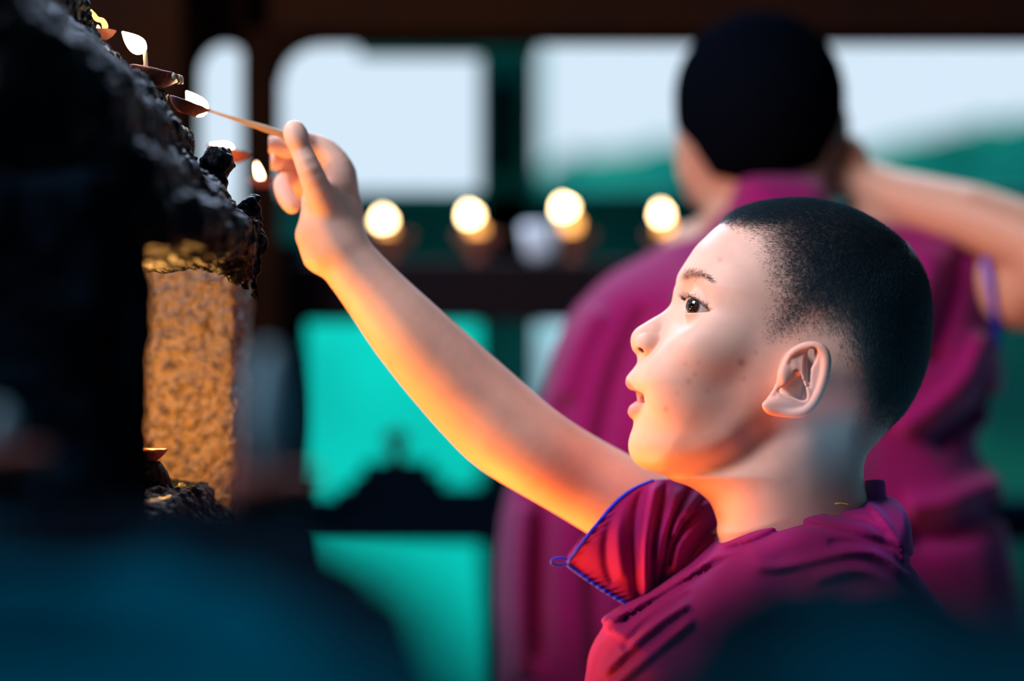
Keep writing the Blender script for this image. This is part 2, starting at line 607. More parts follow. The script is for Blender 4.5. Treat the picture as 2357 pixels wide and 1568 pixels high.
EAR_OUT = zz([(560, 420), (700, 270), (850, 200), (1000, 185), (1130, 220), (1220, 320), (1245, 450), (1240, 600), (1200, 800), (1130, 980), (1040, 1120),
              (950, 1230), (850, 1290), (700, 1310), (500, 1300), (330, 1270), (240, 1190), (230, 1110), (290, 1030), (360, 930), (430, 800), (480, 620)], 1720, 760, 6.533)
EAR_CON = zz([(460, 910), (560, 830), (660, 730), (720, 600), (790, 640), (840, 780), (885, 900), (885, 1030), (800, 1050), (650, 995), (520, 960)], 1720, 760, 6.533)
EAR_FOS = zz([(890, 320), (970, 255), (1045, 300), (1040, 430), (965, 600), (940, 860), (890, 800), (845, 660), (850, 450)], 1720, 760, 6.533)
EL = 0.078


def ear_l(a):
    a0 = HP(1760, 880, EL)[0]
    return 0.0705 + 0.30 * np.clip(a - a0, -0.01, 0.06)


def ear_pts(lst, dl=0.0, r=None):
    out = []
    for (x, y) in lst:
        q = HP(x, y, EL)
        l = ear_l(q[0]) + dl
        q = HP(x, y, l)
        out.append(q)
    return out


F_EO = Field2(lambda q: poly_sdf(q, catmull(np.array([p[[0, 2]] for p in ear_pts(EAR_OUT)]), 4, True)), (-.06, -.09), (.07, .02), 0.0005, 2)
F_EC = Field2(lambda q: poly_sdf(q, catmull(np.array([p[[0, 2]] for p in ear_pts(EAR_CON)]), 4, True)), (-.06, -.09), (.07, .02), 0.0005, 2)
F_EF = Field2(lambda q: poly_sdf(q, catmull(np.array([p[[0, 2]] for p in ear_pts(EAR_FOS)]), 4, True)), (-.06, -.09), (.07, .02), 0.0005, 2)
HELIX = ear_pts(catmull(zz([(600, 470), (660, 370), (750, 300), (860, 252), (990, 236), (1095, 268), (1165, 350), (1190, 460), (1180, 600), (1142, 780), (1080, 950),
                            (1000, 1090), (900, 1195), (780, 1245), (620, 1245), (450, 1220), (330, 1190), (290, 1130)], 1720, 760, 6.533), 2), 0.0012)
ANTI = ear_pts(catmull(zz([(700, 470), (740, 580), (800, 720), (870, 840), (930, 960), (900, 1050), (830, 1085), (740, 1030), (620, 985), (500, 975)], 1720, 760, 6.533), 2), 0.0006)
MOUTH_POLY = hp2([(1446, 904), (1462, 899), (1482, 908), (1500, 919), (1514, 928), (1496, 929), (1478, 927), (1462, 924), (1445, 921)], 0.012)
LID_POLY = [(1552, 697), (1570, 691), (1580, 686), (1591, 683), (1604, 691), (1616, 703), (1629, 716), (1612, 719), (1595, 720), (1576, 719), (1552, 716)]
LID2 = catmull(hp2(LID_POLY, 0.036), 3, True)


def ear_sdf(q, m):
    """q local, m = |l|"""
    a, z = q[:, 0], q[:, 2]
    le = ear_l(a)
    do = F_EO(a, z)
    plate = smax(np.abs(m - le) - 0.0019, do, 0.002)
    h3 = np.stack([a, m, z], 1)
    hel = cone_chain(h3, HELIX, np.interp(np.linspace(0, 1, len(HELIX)), [0, .08, .3, .6, .8, 1], [.0020, .0030, .0034, .0032, .0031, .0027]))
    d = smin(plate, hel, 0.0014)
    ant = cone_chain(h3, ANTI, np.full(len(ANTI), 0.0017))
    d = smin(d, ant, 0.0020)
    lobe = ellipsoid(h3, ear_pts([(1800, 934)])[0] + np.array([0, .0006, 0]), (.0135, .0034, .0055))
    d = smin(d, lobe, 0.003)
    # wedge behind the shell that joins it to the skull
    back = smax(cone_chain(h3, [ear_pts([(1826, 830)], -.009)[0], ear_pts([(1818, 930)], -.008)[0]], [.009, .008]), do + 0.003, 0.003)
    d = smin(d, back, 0.004)
    trag = ellipsoid(h3, ear_pts([(1806, 864)])[0] + np.array([0, .0012, 0]), (.0045, .0040, .0075))
    d = smin(d, trag, 0.003)
    con = smax(F_EC(a, z), np.abs(m - le + 0.001) - 0.0085, 0.002)
    d = smax(d, -con, 0.0018)
    fos = smax(F_EF(a, z), np.abs(m - le - 0.003) - 0.0040, 0.001)
    d = smax(d, -fos, 0.0014)
    return d


UL = [(HP(1458, 879, 0), .0054), (HP(1466, 880, .007), .0054), (HP(1480, 897, .014), .0042), (HP(1496, 922, .021), .0022)]
LL = [(HP(1461, 948, 0), .0050), (HP(1468, 947, .008), .0050), (HP(1482, 939, .015), .0038), (HP(1496, 929, .021), .0022)]


def head_sdf(p):
    q = to_head(p)
    a, l, z = q.T
    m = np.sqrt(l * l + 1e-9)
    h3 = np.stack([a, m, z], 1)
    hd = inflate(l, F_HEAD(a, z), F_W(a, z), F_R(a, z), 2.15)
    nk = inflate(l, F_NECK(a, z), 0.0490, 0.052, 2.1)
    d = smin(hd, nk, 0.012)
    near = (a < -0.02) & (z < 0.06)
    if near.any():
        A, Mm, Z, hh, dn = a[near], m[near], z[near], h3[near], d[near]
        L = l[near]
        # cheekbone, brow
        dn = smin(dn, ellipsoid(hh, HP(1640, 800, .046), (.022, .013, .017)), 0.014)
        dn = smin(dn, ellipsoid(hh, HP(1580, 880, .034), (.026, .016, .026)), 0.02)
        # socket
        dn = smax(dn, -ellipsoid(hh, HP(1578, 694, .031), (.0095, .015, .0125)), 0.014)
        # nose
        ns = inflate(L, F_NOSE(A, Z), F_WN(A, Z), 0.0095, 2.0)
        dn = smin(dn, ns, 0.0075)
        dn = smin(dn, ellipsoid(hh, HP(1492, 791, .0118), (.0086, .0062, .0076)), 0.0030)
        nos = cone_chain(hh, [HP(1473, 809, .0150), HP(1477, 804, .0100), HP(1492, 795, .0085)], [.0021, .0027, .0030])
        dn = smax(dn, -nos, 0.0016)
        # philtrum / lips
        up = cone_chain(hh, [u[0] for u in UL], [u[1] for u in UL], 0.001)
        lw = cone_chain(hh, [u[0] for u in LL], [u[1] for u in LL], 0.001)
        dn = smin(dn, up, 0.0050)
        dn = smin(dn, lw, 0.0035)
        mo = smax(poly_sdf(np.stack([A, Z], 1), MOUTH_POLY), Mm - 0.0235, 0.002)
        dn = smax(dn, -mo, 0.0012)
        # chin
        dn = smin(dn, ellipsoid(hh, HP(1484, 1032, 0), (.0105, .014, .012)), 0.008)
        # eyelids and opening
        ev = hh - EYE
        er = np.linalg.norm(ev, axis=1)
        dn = smin(dn, er - (EYE_R + 0.0016), 0.0045)
        c = 0.0006
        zc = EYE[2] - 0.0005
        sc = sstep(Mm, 0.0165, 0.0290)
        # shift the outline with depth so it follows the line of sight
        ap = A - (Mm - 0.036) * 0.14
        zp = zc + (Z - zc) / np.maximum(sc, 0.08)
        op = poly_sdf(np.stack([ap, zp], 1), LID2) * np.maximum(sc, 0.25)
        op = np.maximum(op, 0.0165 - Mm)
        op = np.maximum(op, -(er - EYE_R + 0.004))
        op = np.maximum(op, er - 0.022)
        dn = smax(dn, -op, 0.0008)
        # nothing of the flesh inside the eyeball seat
        dn = np.maximum(dn, -(er - EYE_R + 0.0004))
        d[near] = dn
    ne = (m > 0.045) & (a > -0.03) & (a < 0.07) & (z > -0.09) & (z < 0.02)
    if ne.any():
        es = ear_sdf(h3[ne], m[ne])
        dd = smin(d[ne], es, 0.0035)
        le = ear_l(a[ne])
        con = smax(F_EC(a[ne], z[ne]) + 0.0008, np.abs(m[ne] - le + 0.002) - 0.0085, 0.002)
        dd = smax(dd, -con, 0.0015)
        d[ne] = dd
    return d


# ------------------------------------------------------------------ boy: arm and hand


def chain(lst, ppm=FPX):
    pts = [P(x, y, D) for x, y, D, r in lst]
    rad = [r * D / FPX for x, y, D, r in lst]
    return pts, rad


ARM = chain([(1600, 1255, 1.825, 118), (1520, 1215, 1.82, 112), (1430, 1155, 1.815, 100), (1335, 1100, 1.81, 96), (1240, 1043, 1.80, 98), (1165, 990, 1.80, 103),
             (1100, 930, 1.80, 101), (1020, 850, 1.795, 94), (940, 765, 1.79, 84), (868, 682, 1.79, 71), (800, 600, 1.79, 62), (770, 560, 1.79, 62)])
PALM = [chain([(775, 570, 1.79, 62), (752, 520, 1.79, 62), (745, 470, 1.79, 52)]),
        chain([(790, 560, 1.80, 52), (785, 480, 1.805, 48), (780, 405, 1.805, 40)]),
        chain([(760, 500, 1.80, 50), (750, 470, 1.82, 44), (735, 445, 1.83, 34)])]
FING = {
    'thumb': chain([(757, 495, 1.785, 42), (738, 455, 1.775, 34), (712, 390, 1.765, 27), (692, 340, 1.765, 23), (684, 318, 1.763, 25.5), (677, 301, 1.763, 24)]),
    'index': chain([(785, 425, 1.80, 36), (779, 383, 1.80, 30), (750, 346, 1.80, 25), (718, 332, 1.798, 23), (690, 322, 1.79, 20), (668, 318, 1.785, 17)]),
    'middle': chain([(765, 430, 1.815, 36), (738, 372, 1.82, 27), (690, 348, 1.825, 22), (650, 337, 1.82, 20), (615, 333, 1.81, 18.5)]),
    'ring': chain([(750, 450, 1.83, 34), (712, 395, 1.84, 25), (675, 375, 1.84, 21), (645, 372, 1.83, 18), (622, 373, 1.825, 17)]),
    'pinky': chain([(745, 480, 1.835, 32), (700, 432, 1.84, 24), (665, 412, 1.835, 20), (650, 425, 1.82, 19.5), (658, 452, 1.81, 20), (672, 474, 1.805, 18)]),
}


def dense(c, n=3):
    q = catmull(np.concatenate([np.array(c[0]), np.array(c[1])[:, None]], 1), n)
    return [x for x in q[:, :3]], list(q[:, 3])


ARM = dense(ARM, 4)
FING = {k_: dense(c_, 3) for k_, c_ in FING.items()}


def arm_sdf(p):
    d = cone_chain(p, *ARM, 0.004)
    # hollow of the elbow crease, tendons of the wrist
    c = P(1205, 958, 1.745)
    d = smax(d, -(ellipsoid(p, c, (.016, .016, .010))), 0.012)
    m = (p[:, 0] < P(870, 0, 1.79)[0]) & (p[:, 2] > P(0, 700, 1.79)[2])
    if m.any():
        q = p[m]
        dd = d[m]
        for c_ in PALM:
            dd = smin(dd, cone_chain(q, *c_, 0.003), 0.007)
        for n_, c_ in FING.items():
            dd = smin(dd, cone_chain(q, *c_, 0.002), 0.0035)
        dd = smin(dd, cone_chain(q, *chain([(735, 585, 1.785, 40), (712, 545, 1.785, 30)]), 0.002), 0.008)
        d[m] = dd
    return d


CHEST = chain([(1670, 1320, 1.83, 105), (1790, 1360, 1.75, 150), (1870, 1500, 1.75, 230)])


def body_sdf(p):
    d = np.full(len(p), 1.0)
    q = to_head(p)
    hm = (q[:, 0] > -0.125) & (q[:, 2] > -0.21)
    ch = cone_chain(p, *CHEST, 0.02)
    ar = np.full(len(p), 1.0)
    am = (p[:, 0] < 0.25)
    ar[am] = arm_sdf(p[am])
    d = smin(ch, ar, 0.02)
    if hm.any():
        d[hm] = smin(head_sdf(p[hm]), d[hm], 0.010)
    return d


def path_dist(xy, path):
    """signed distance in pixels to an open path (sign = side of the path)"""
    best = np.full(len(xy), 1e9); sg = np.zeros(len(xy)); tt = np.zeros(len(xy))
    m = len(path) - 1
    for i in range(m):
        a, b = path[i], path[i + 1]
        ab = b - a
        w_ = xy - a
        t = np.clip((w_ @ ab) / (ab @ ab + 1e-9), 0, 1)
        d = w_ - t[:, None] * ab
        dd = (d * d).sum(1)
        u = dd < best
        best = np.where(u, dd, best)
        sg = np.where(u, np.sign(ab[0] * w_[:, 1] - ab[1] * w_[:, 0]), sg)
        tt = np.where(u, (i + t) / m, tt)
    return np.sqrt(best), sg, tt




HAIRLINE = [(1650, 505), (1658, 516), (1680, 529), (1706, 541), (1731, 566), (1744, 608), (1752, 644), (1764, 685), (1757, 726), (1755, 766), (1768, 795), (1798, 792),
            (1830, 786), (1875, 775), (1915, 795), (1936, 848), (1945, 920), (1965, 985), (2030, 1010), (2200, 1000), (2200, 400), (1640, 400)]


def hair_mask(p):
    """>0 inside the hair, metres from the hairline (same line mirrored on the far side)"""
    q = to_head(p)
    m = np.abs(q[:, 1])
    pr = HO + q[:, :1] * HA + m[:, None] * HN + np.stack([0 * m, 0 * m, q[:, 2]], 1)
    xy = pix(pr)
    return -poly_sdf(xy, catmull(np.array(HAIRLINE, float), 4, True)) / 3180.0 * (1 + 2.2 * sstep(q[:, 2] - 0.35 * q[:, 0], 0.080, 0.100))


def skin_tint(v):
    n = len(v)
    base = np.tile(np.array([0.82, 0.50, 0.385]), (n, 1))
    xy = pix(v)
    q = to_head(v)
    h = v[:, 0] > P(1400, 0, 1.75)[0]
    t = base.copy()

    def mixc(w_, c):
        nonlocal t
        t = t * (1 - w_[:, None]) + np.array(c) * w_[:, None]
    nz = fbm(v, 0.012, 3, 4)
    t *= (1 + 0.05 * nz)[:, None]
    # ruddy cheeks and ears
    def spot(px, py, r, s=1.0):
        return s * np.exp(-((xy[:, 0] - px) ** 2 + (xy[:, 1] - py) ** 2) / (2 * r * r)) * h
    mixc(spot(1665, 850, 55, 0.35), (0.70, 0.32, 0.24))
    mixc(spot(1600, 560, 40, 0.25), (0.80, 0.42, 0.30))
    # freckles and moles of the boy's cheek
    for px, py, r, s in [(1706, 835, 7, .75), (1585, 878, 5, .45), (1600, 862, 4, .4), (1533, 942, 4.5, .5), (1712, 872, 4, .4), (1657, 597, 5, .4), (1608, 835, 4, .3), (1630, 900, 4, .3), (1560, 905, 4, .25), (1740, 812, 4, .3), (1578, 838, 3.5, .3)]:
        mixc(spot(px, py, r, s), (0.50, 0.16, 0.13))
    e = ((xy[:, 0] > 1748) & (xy[:, 0] < 1916) & (xy[:, 1] > 785) & (xy[:, 1] < 965) & (q[:, 1] > 0.068)).astype(float)
    mixc(e * 0.35, (0.85, 0.36, 0.30))
    # lips
    hh = np.stack([q[:, 0], np.abs(q[:, 1]), q[:, 2]], 1)
    up = cone_chain(hh, [u[0] + np.array([-.002, 0, -.0024]) for u in UL], [u[1] * 0.85 for u in UL])
    lw = cone_chain(hh, [u[0] + np.array([-.001, 0, .0010]) for u in LL], [u[1] * 0.95 for u in LL])
    ml = poly_sdf(q[:, [0, 2]], MOUTH_POLY)
    lip = (1 - sstep(np.minimum(up, lw), 0.0000, 0.0018)) * h
    mixc(lip * 0.8, (0.78, 0.24, 0.20))
    ins = (1 - sstep(ml, -0.0008, 0.0006)) * (np.abs(q[:, 1]) < 0.022) * (q[:, 0] > HP(1458, 900, 0)[0]) * h
    mixc(ins * 0.92, (0.16, 0.015, 0.012))
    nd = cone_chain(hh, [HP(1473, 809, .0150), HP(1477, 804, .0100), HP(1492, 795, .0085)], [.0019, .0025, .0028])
    mixc((1 - sstep(nd, 0.0, 0.0007)) * h * 0.85, (0.22, 0.05, 0.03))  # shade inside the nostril put into the skin colour
    # eyelid rim
    er = np.linalg.norm(hh - EYE, axis=1)
    rim = (1 - sstep(er, EYE_R + 0.0002, EYE_R + 0.0014)) * h
    mixc(rim * 0.85, (0.16, 0.05, 0.04))
    bd_, _, bt_ = path_dist(pix(HO + q[:, :1] * HA + np.abs(q[:, 1:2]) * HN + np.stack([0 * q[:, 0], 0 * q[:, 0], q[:, 2]], 1)), catmull(np.array([(1578, 637.), (1590, 634), (1605, 633), (1620, 637), (1638, 648)]), 4))
    bw = np.exp(-(bd_ / np.interp(bt_, [0, .3, .7, 1], [10, 10, 7, 4])) ** 2) * h * np.interp(bt_, [0, .6, 1], [1, 1, .3]) * (np.abs(q[:, 1]) > 0.010)
    mixc(bw * 0.80, (0.15, 0.06, 0.04))
    # shaved scalp: hair roots darken the skin towards the crown
    hmk = hair_mask(v) + 0.0020 * fbm(v, 0.006, 2, 9)
    near = v[:, 2] > P(0, 1120, 1.75)[2]
    w_ = sstep(hmk, -0.004, 0.046) * h * near * (q[:, 0] > -0.05)
    w_ = w_ ** 0.9
    w_ *= 1 - e
    mixc(w_ * 0.97, (0.020, 0.024, 0.030))
    return t


boy = empty('person', (0.16, 1.78, 0.0), 'boy in sleeveless maroon robe with a shaved head reaching a thin stick to a lamp', 'person')
bv, bf = polygonize(body_sdf, P(585, 1650, 1.62) - np.array([0.01, 0, 0]), np.array([P(2160, 0, 1.85)[0], 1.93, P(0, 255, 1.79)[2] + 0.004]), 0.0016, 1)
body = mesh_obj('body', bv, bf, M['skin'], boy, attr=skin_tint(bv))

# eyeballs
def eyeball(side):
    c = EYE.copy()
    g = GAZE.copy()
    c[1] *= side
    cw = HW(c)
    gw = g[0] * HA + g[1] * HN + np.array([0, 0, g[2]])
    gw /= np.linalg.norm(gw)
    v, f = [], []
    seg, rings = 48, 40
    up = np.array([0, 0, 1.0]); s_ = np.cross(gw, up); s_ /= np.linalg.norm(s_); u_ = np.cross(s_, gw)
    for i in range(rings + 1):
        th = math.pi * (i / rings) ** 1.2
        r = EYE_R * (1 + 0.045 * math.exp(-(th / 0.40) ** 4))
        for j in range(seg):
            an = 2 * math.pi * j / seg
            v.append(cw + r * (gw * math.cos(th) + math.sin(th) * (s_ * math.cos(an) + u_ * math.sin(an))))
    for i in range(rings):
        for j in range(seg):
            f.append((i * seg + j, (i + 1) * seg + j, (i + 1) * seg + (j + 1) % seg, i * seg + (j + 1) % seg))
    v = np.array(v)
    an = np.arccos(np.clip(((v - cw) @ gw) / np.linalg.norm(v - cw, axis=1), -1, 1))
    c_ = np.tile(np.array([0.72, 0.62, 0.58]), (len(v), 1))
    w1 = (1 - sstep(an, 0.56, 0.64))[:, None]
    c_ = c_ * (1 - w1) + np.array([0.035, 0.012, 0.006]) * w1
    w2 = (1 - sstep(an, 0.18, 0.24))[:, None]
    c_ = c_ * (1 - w2) + np.array([0.002, 0.002, 0.003]) * w2
    return mesh_obj('eyeball', v, f, M['eye'], boy, attr=c_)


M['eye'] = attr_mat('eyeball', 0.06, 0.7, 0.0, None)
M['eye'].node_tree.nodes['Principled BSDF'].inputs['Coat Weight'].default_value = 1.0
M['eye'].node_tree.nodes['Principled BSDF'].inputs['Coat Roughness'].default_value = 0.02
eyeball(1)
eyeball(-1)

# ------------------------------------------------------------------ boy: cropped hair, brows, lashes
rng = np.random.default_rng(7)


def strands(name, roots, dirs, lens, rad, mat, parent, npt=4, curl=None):
    cv = bpy.data.hair_curves.new(name)
    n = len(roots)
    cv.add_curves([npt] * n)
    t = np.linspace(0, 1, npt)
    pts = roots[:, None, :] + dirs[:, None, :] * (lens[:, None] * t[None])[:, :, None]
    if curl is not None:
        pts = pts + curl[:, None, :] * ((lens[:, None] * (t[None] ** 2))[:, :, None])
    cv.attributes['position'].data.foreach_set('vector', pts.astype(np.float32).ravel())
    ra = cv.attributes.get('radius') or cv.attributes.new('radius', 'FLOAT', 'POINT')
    rr = rad[:, None] * np.linspace(1, 0.35, npt)[None]
    ra.data.foreach_set('value', rr.astype(np.float32).ravel())
    cv.materials.append(mat)
    o = bpy.data.objects.new(name, cv)
    SC.collection.objects.link(o)
    o.parent = parent
    if parent.type == 'EMPTY':
        o.matrix_parent_inverse = Matrix.Translation(-Vector(parent.location))
    return o


def tri_samples(v, f, wts, n):
    t = np.concatenate([f[:, [0, 1, 2]], f[:, [0, 2, 3]]])
    a, b, c = v[t[:, 0]], v[t[:, 1]], v[t[:, 2]]
    nr = np.cross(b - a, c - a)
    ar = np.linalg.norm(nr, axis=1)
    w_ = ar * wts[t].mean(1)
    i = rng.choice(len(t), n, p=w_ / w_.sum())
    r1, r2 = np.sqrt(rng.random(n)), rng.random(n)
    p = a[i] * (1 - r1)[:, None] + b[i] * (r1 * (1 - r2))[:, None] + c[i] * (r1 * r2)[:, None]
    return p, nr[i] / (ar[i][:, None] + 1e-12)


qv = to_head(bv)
sel = (qv[:, 0] > -0.055) & (qv[:, 2] > -0.085)
hm_all = np.full(len(bv), -1.0)
hm_all[sel] = hair_mask(bv[sel])
xyv = pix(bv)
ear_area = (np.abs(qv[:, 1]) > 0.066) & (xyv[:, 0] > 1745) & (xyv[:, 0] < 1920) & (xyv[:, 1] > 783) & (xyv[:, 1] < 970)
wv = sstep(hm_all, -0.003, 0.034) * (~ear_area)
fm = wv[bf].max(1) > 0
hr, hn = tri_samples(bv, bf[fm], wv, 135000)
hn *= np.sign(((hr - HW(np.array([0.02, 0, 0.02]))) * hn).sum(1))[:, None]
crown = HW(np.array([0.075, 0.0, 0.055]))
flow = hr - crown
flow -= (flow * hn).sum(1)[:, None] * hn
flow /= np.linalg.norm(flow, axis=1)[:, None] + 1e-9
hd_ = 0.62 * hn + 0.95 * flow + 0.22 * rng.normal(size=hn.shape)
hd_ /= np.linalg.norm(hd_, axis=1)[:, None]
hmr = hair_mask(hr)
hl = np.interp(hmr, [-0.003, 0.01, 0.03, 0.06], [0.0014, 0.0022, 0.0034, 0.0044]) * rng.uniform(0.7, 1.1, len(hr))
strands('cropped_hair', hr - hn * 0.0002, hd_, hl, np.full(len(hr), 0.000075), M['hair'], boy, 3, curl=flow * 0.2)


def surf_find(px, py, l0=0.08, step=0.0008):
    """march from the camera side onto the head along the sight line through a pixel"""
    o = CAM; d = np.array([(px - CX) / FPX, 1, -(py - CY) / FPX])
    t = np.arange(1.60, 1.86, step)
    pts = o + t[:, None] * d
    s_ = body_sdf(pts)
    i = np.argmax(s_ < 0)
    if s_[i] >= 0: return None, None
    p = pts[i]
    e_ = 0.0008
    g = np.array([(body_sdf(np.array([p + dv * e_])) - body_sdf(np.array([p - dv * e_])))[0] for dv in np.eye(3)])
    return p, g / np.linalg.norm(g)


br, bd, bl = [], [], []
bcurve = catmull(np.array([(1578, 637), (1590, 634), (1605, 633), (1620, 637), (1636, 647)]), 10)
for i_ in range(900):
    t_ = rng.random()
    c_ = bcurve[int(t_ * (len(bcurve) - 1))]
    wd = np.interp(t_, [0, 0.3, 0.7, 1], [8, 7.5, 5, 2])
    px, py = c_[0] + rng.normal() * 1.5, c_[1] + rng.uniform(-wd, wd)
    p, g = surf_find(px, py, step=0.0016)
    if p is None: continue
    dr = HA * 0.85 + np.array([0, 0, 0.30 - 0.6 * t_]) + 0.55 * g + 0.2 * rng.normal(size=3)
    br.append(p); bd.append(dr / np.linalg.norm(dr)); bl.append(rng.uniform(.003, .0055))
    q_ = to_head(p[None])[0]; q_[1] *= -1
    dm = dr.copy(); k_ = dr @ HN; dm = dr - 2 * k_ * HN
    br.append(HW(q_)); bd.append(dm / np.linalg.norm(dm)); bl.append(bl[-1])
strands('eyebrow', np.array(br), np.array(bd), np.array(bl), np.full(len(br), 0.00011), M['brow'], boy, 3)
lr, ld, ll = [], [], []
for i_ in range(170):
    t_ = rng.random()
    x = np.interp(t_, [0, .4, 1], [1574, 1591, 1626]); y = np.interp(t_, [0, .4, 1], [690, 682.5, 713])
    u_ = HP(x, y, 0.038)
    ev = np.array([u_[0] - EYE[0], 0, u_[2] - EYE[2]])
    rr = math.hypot(ev[0], ev[2]); R_ = EYE_R + 0.0014
    if rr >= R_: ev *= R_ / rr * 0.99; rr = R_ * 0.99
    c_ = EYE + ev; c_[1] = EYE[1] + math.sqrt(R_ * R_ - rr * rr)
    out = (c_ - EYE) / R_
    for sd in (1, -1):
        dr = -HA * 0.55 * (1 - t_) + (out[0] * HA + sd * out[1] * HN) * 0.9 + np.array([0, 0, 0.25]) + 0.1 * rng.normal(size=3)
        cc = c_.copy(); cc[1] *= sd
        lr.append(HW(cc)); ld.append(dr / np.linalg.norm(dr)); ll.append(rng.uniform(.003, .0058))
strands('eyelashes', np.array(lr), np.array(ld), np.array(ll), np.full(len(lr), 0.00009), M['hair'], boy, 4, curl=np.tile(np.array([0, 0, 0.5]), (len(lr), 1)))
# ------------------------------------------------------------------ boy: robe


def px_path(lst, n=6):
    return catmull(np.array(lst, float), n)


class Relief:
    """cloth folds drawn as paths over the garment: (path, height m, half width px, kind)"""
    def __init__(s, items, lo, hi, st=3.0):
        def fn(q):
            r = np.zeros(len(q))
            for path, a, w_, kind in items:
                d, sg, t = path_dist(q, px_path(path))
                fade = sstep(t, 0, 0.12) * (1 - sstep(t, 0.88, 1.0))
                if kind == 'ridge':
                    r += a * fade * np.exp(-(d / w_) ** 2)
                else:    # an overlapping edge: raised on one side
                    sd = d * sg
                    r += a * fade * sstep(sd, -3, 3) * np.exp(-np.maximum(sd, 0) / w_)
            return r
        s.f = Field2(fn, lo, hi, st, 1)

    def __call__(s, xy):
        return s.f(xy[:, 0], xy[:, 1])


ROBE_OUT = [(1632, 1270), (1665, 1242), (1700, 1222), (1740, 1205), (1780, 1190), (1815, 1177), (1850, 1167), (1900, 1160), (1950, 1160), (2000, 1150), (2035, 1146), (2060, 1156), (2082, 1200), (2088, 1290),
            (2130, 1360), (2180, 1430), (2250, 1568), (2290, 1800), (2290, 2350), (1340, 2350), (1335, 1800), (1350, 1568), (1364, 1500), (1393, 1450), (1384, 1436),
            (1440, 1398), (1500, 1362), (1560, 1320), (1600, 1294)]
rlo, rhi = (-0.17, -0.56), (0.19, -0.08)
F_RB = Field2(lambda q: poly_sdf(q, catmull(hp2(ROBE_OUT), 3, True)), rlo, rhi, 0.002, 1)
_rw = rbf(ctrl([(1640, 1270, .070), (1740, 1210, .074), (1850, 1175, .074), (2040, 1160, .064), (1700, 1330, .10), (1880, 1290, .105), (2060, 1280, .09), (1900, 1420, .145), (1500, 1420, .085), (1480, 1560, .115), (1800, 1560, .16), (2150, 1560, .13), (1800, 2000, .16), (1400, 1900, .14), (2200, 1900, .15)]))
_rr = rbf(ctrl([(1640, 1270, .009), (1740, 1210, .009), (1850, 1175, .010), (1950, 1165, .012), (2040, 1160, .022), (1700, 1330, .03), (1880, 1290, .03), (2060, 1280, .04), (1900, 1420, .06), (1500, 1400, .03), (1400, 1560, .06), (2150, 1560, .08), (1800, 2000, .10)]))
F_RW = Field2(lambda q: _rw(q, 0.02), rlo, rhi, 0.006)
F_RR = Field2(lambda q: _rr(q, 0.02), rlo, rhi, 0.006)
FOLDS = Relief([
    ([(1627, 1276), (1691, 1261), (1740, 1249), (1814, 1214), (1848, 1209), (1912, 1220), (1985, 1238), (2059, 1262), (2108, 1302), (2160, 1370)], -0.0045, 9, 'ridge'),
    ([(1720, 1300), (1789, 1305), (1887, 1284), (1966, 1268), (2035, 1282), (2108, 1350)], 0.006, 13, 'ridge'),
    ([(1900, 1252), (1970, 1250), (2040, 1272), (2100, 1318)], -0.005, 10, 'ridge'),
    ([(1860, 1340), (1961, 1312), (2025, 1330), (2090, 1390)], 0.005, 14, 'ridge'),
    ([(1380, 1560), (1450, 1490), (1520, 1430), (1590, 1385)], 0.006, 11, 'ridge'),
    ([(1400, 1590), (1470, 1530), (1540, 1470), (1600, 1420)], 0.006, 12, 'ridge'),
    ([(1420, 1440), (1480, 1400), (1560, 1350), (1650, 1300), (1740, 1268)], -0.006, 13, 'ridge'),
    ([(1430, 1500), (1480, 1440), (1540, 1395), (1600, 1360)], -0.004, 9, 'ridge'),
    ([(1385, 1436), (1440, 1412), (1500, 1378), (1580, 1330), (1640, 1290)], 0.004, 10, 'ridge'),
    ([(1990, 1150), (2030, 1190), (2070, 1250), (2085, 1300)], 0.004, 9, 'ridge'),
    ([(1900, 1180), (1950, 1190), (2000, 1205), (2050, 1240)], -0.003, 8, 'ridge'),
    ([(1650, 1560), (1740, 1470), (1830, 1420)], 0.006, 18, 'ridge'),
], (1300, 1100), (2350, 1800))


def robe_sdf(p):
    q = to_head(p)
    d = inflate(q[:, 1], F_RB(q[:, 0], q[:, 2]), F_RW(q[:, 0], q[:, 2]), F_RR(q[:, 0], q[:, 2]), 2.2)
    xy = pix(p)
    nr = sstep(q[:, 1], 0.0, 0.03)
    d = d - FOLDS(xy) * nr - 0.0012 * fbm(p, 0.035, 2, 3)
    # neck hole
    hole = cone_chain(p, [HW(HP(1815, 1080)), HW(HP(1815, 1170))], [.040, .030])
    return smax(d, -hole, 0.004) * 0.8


rv, rf = polygonize(robe_sdf, (P(1300, 0, 1.85)[0], 1.56, P(0, 2330, 1.75)[2]), (P(2330, 0, 1.9)[0], 1.95, P(0, 1120, 1.6)[2]), 0.0036, 1)
robe = mesh_obj('robe', rv, rf, M['robe'], boy)


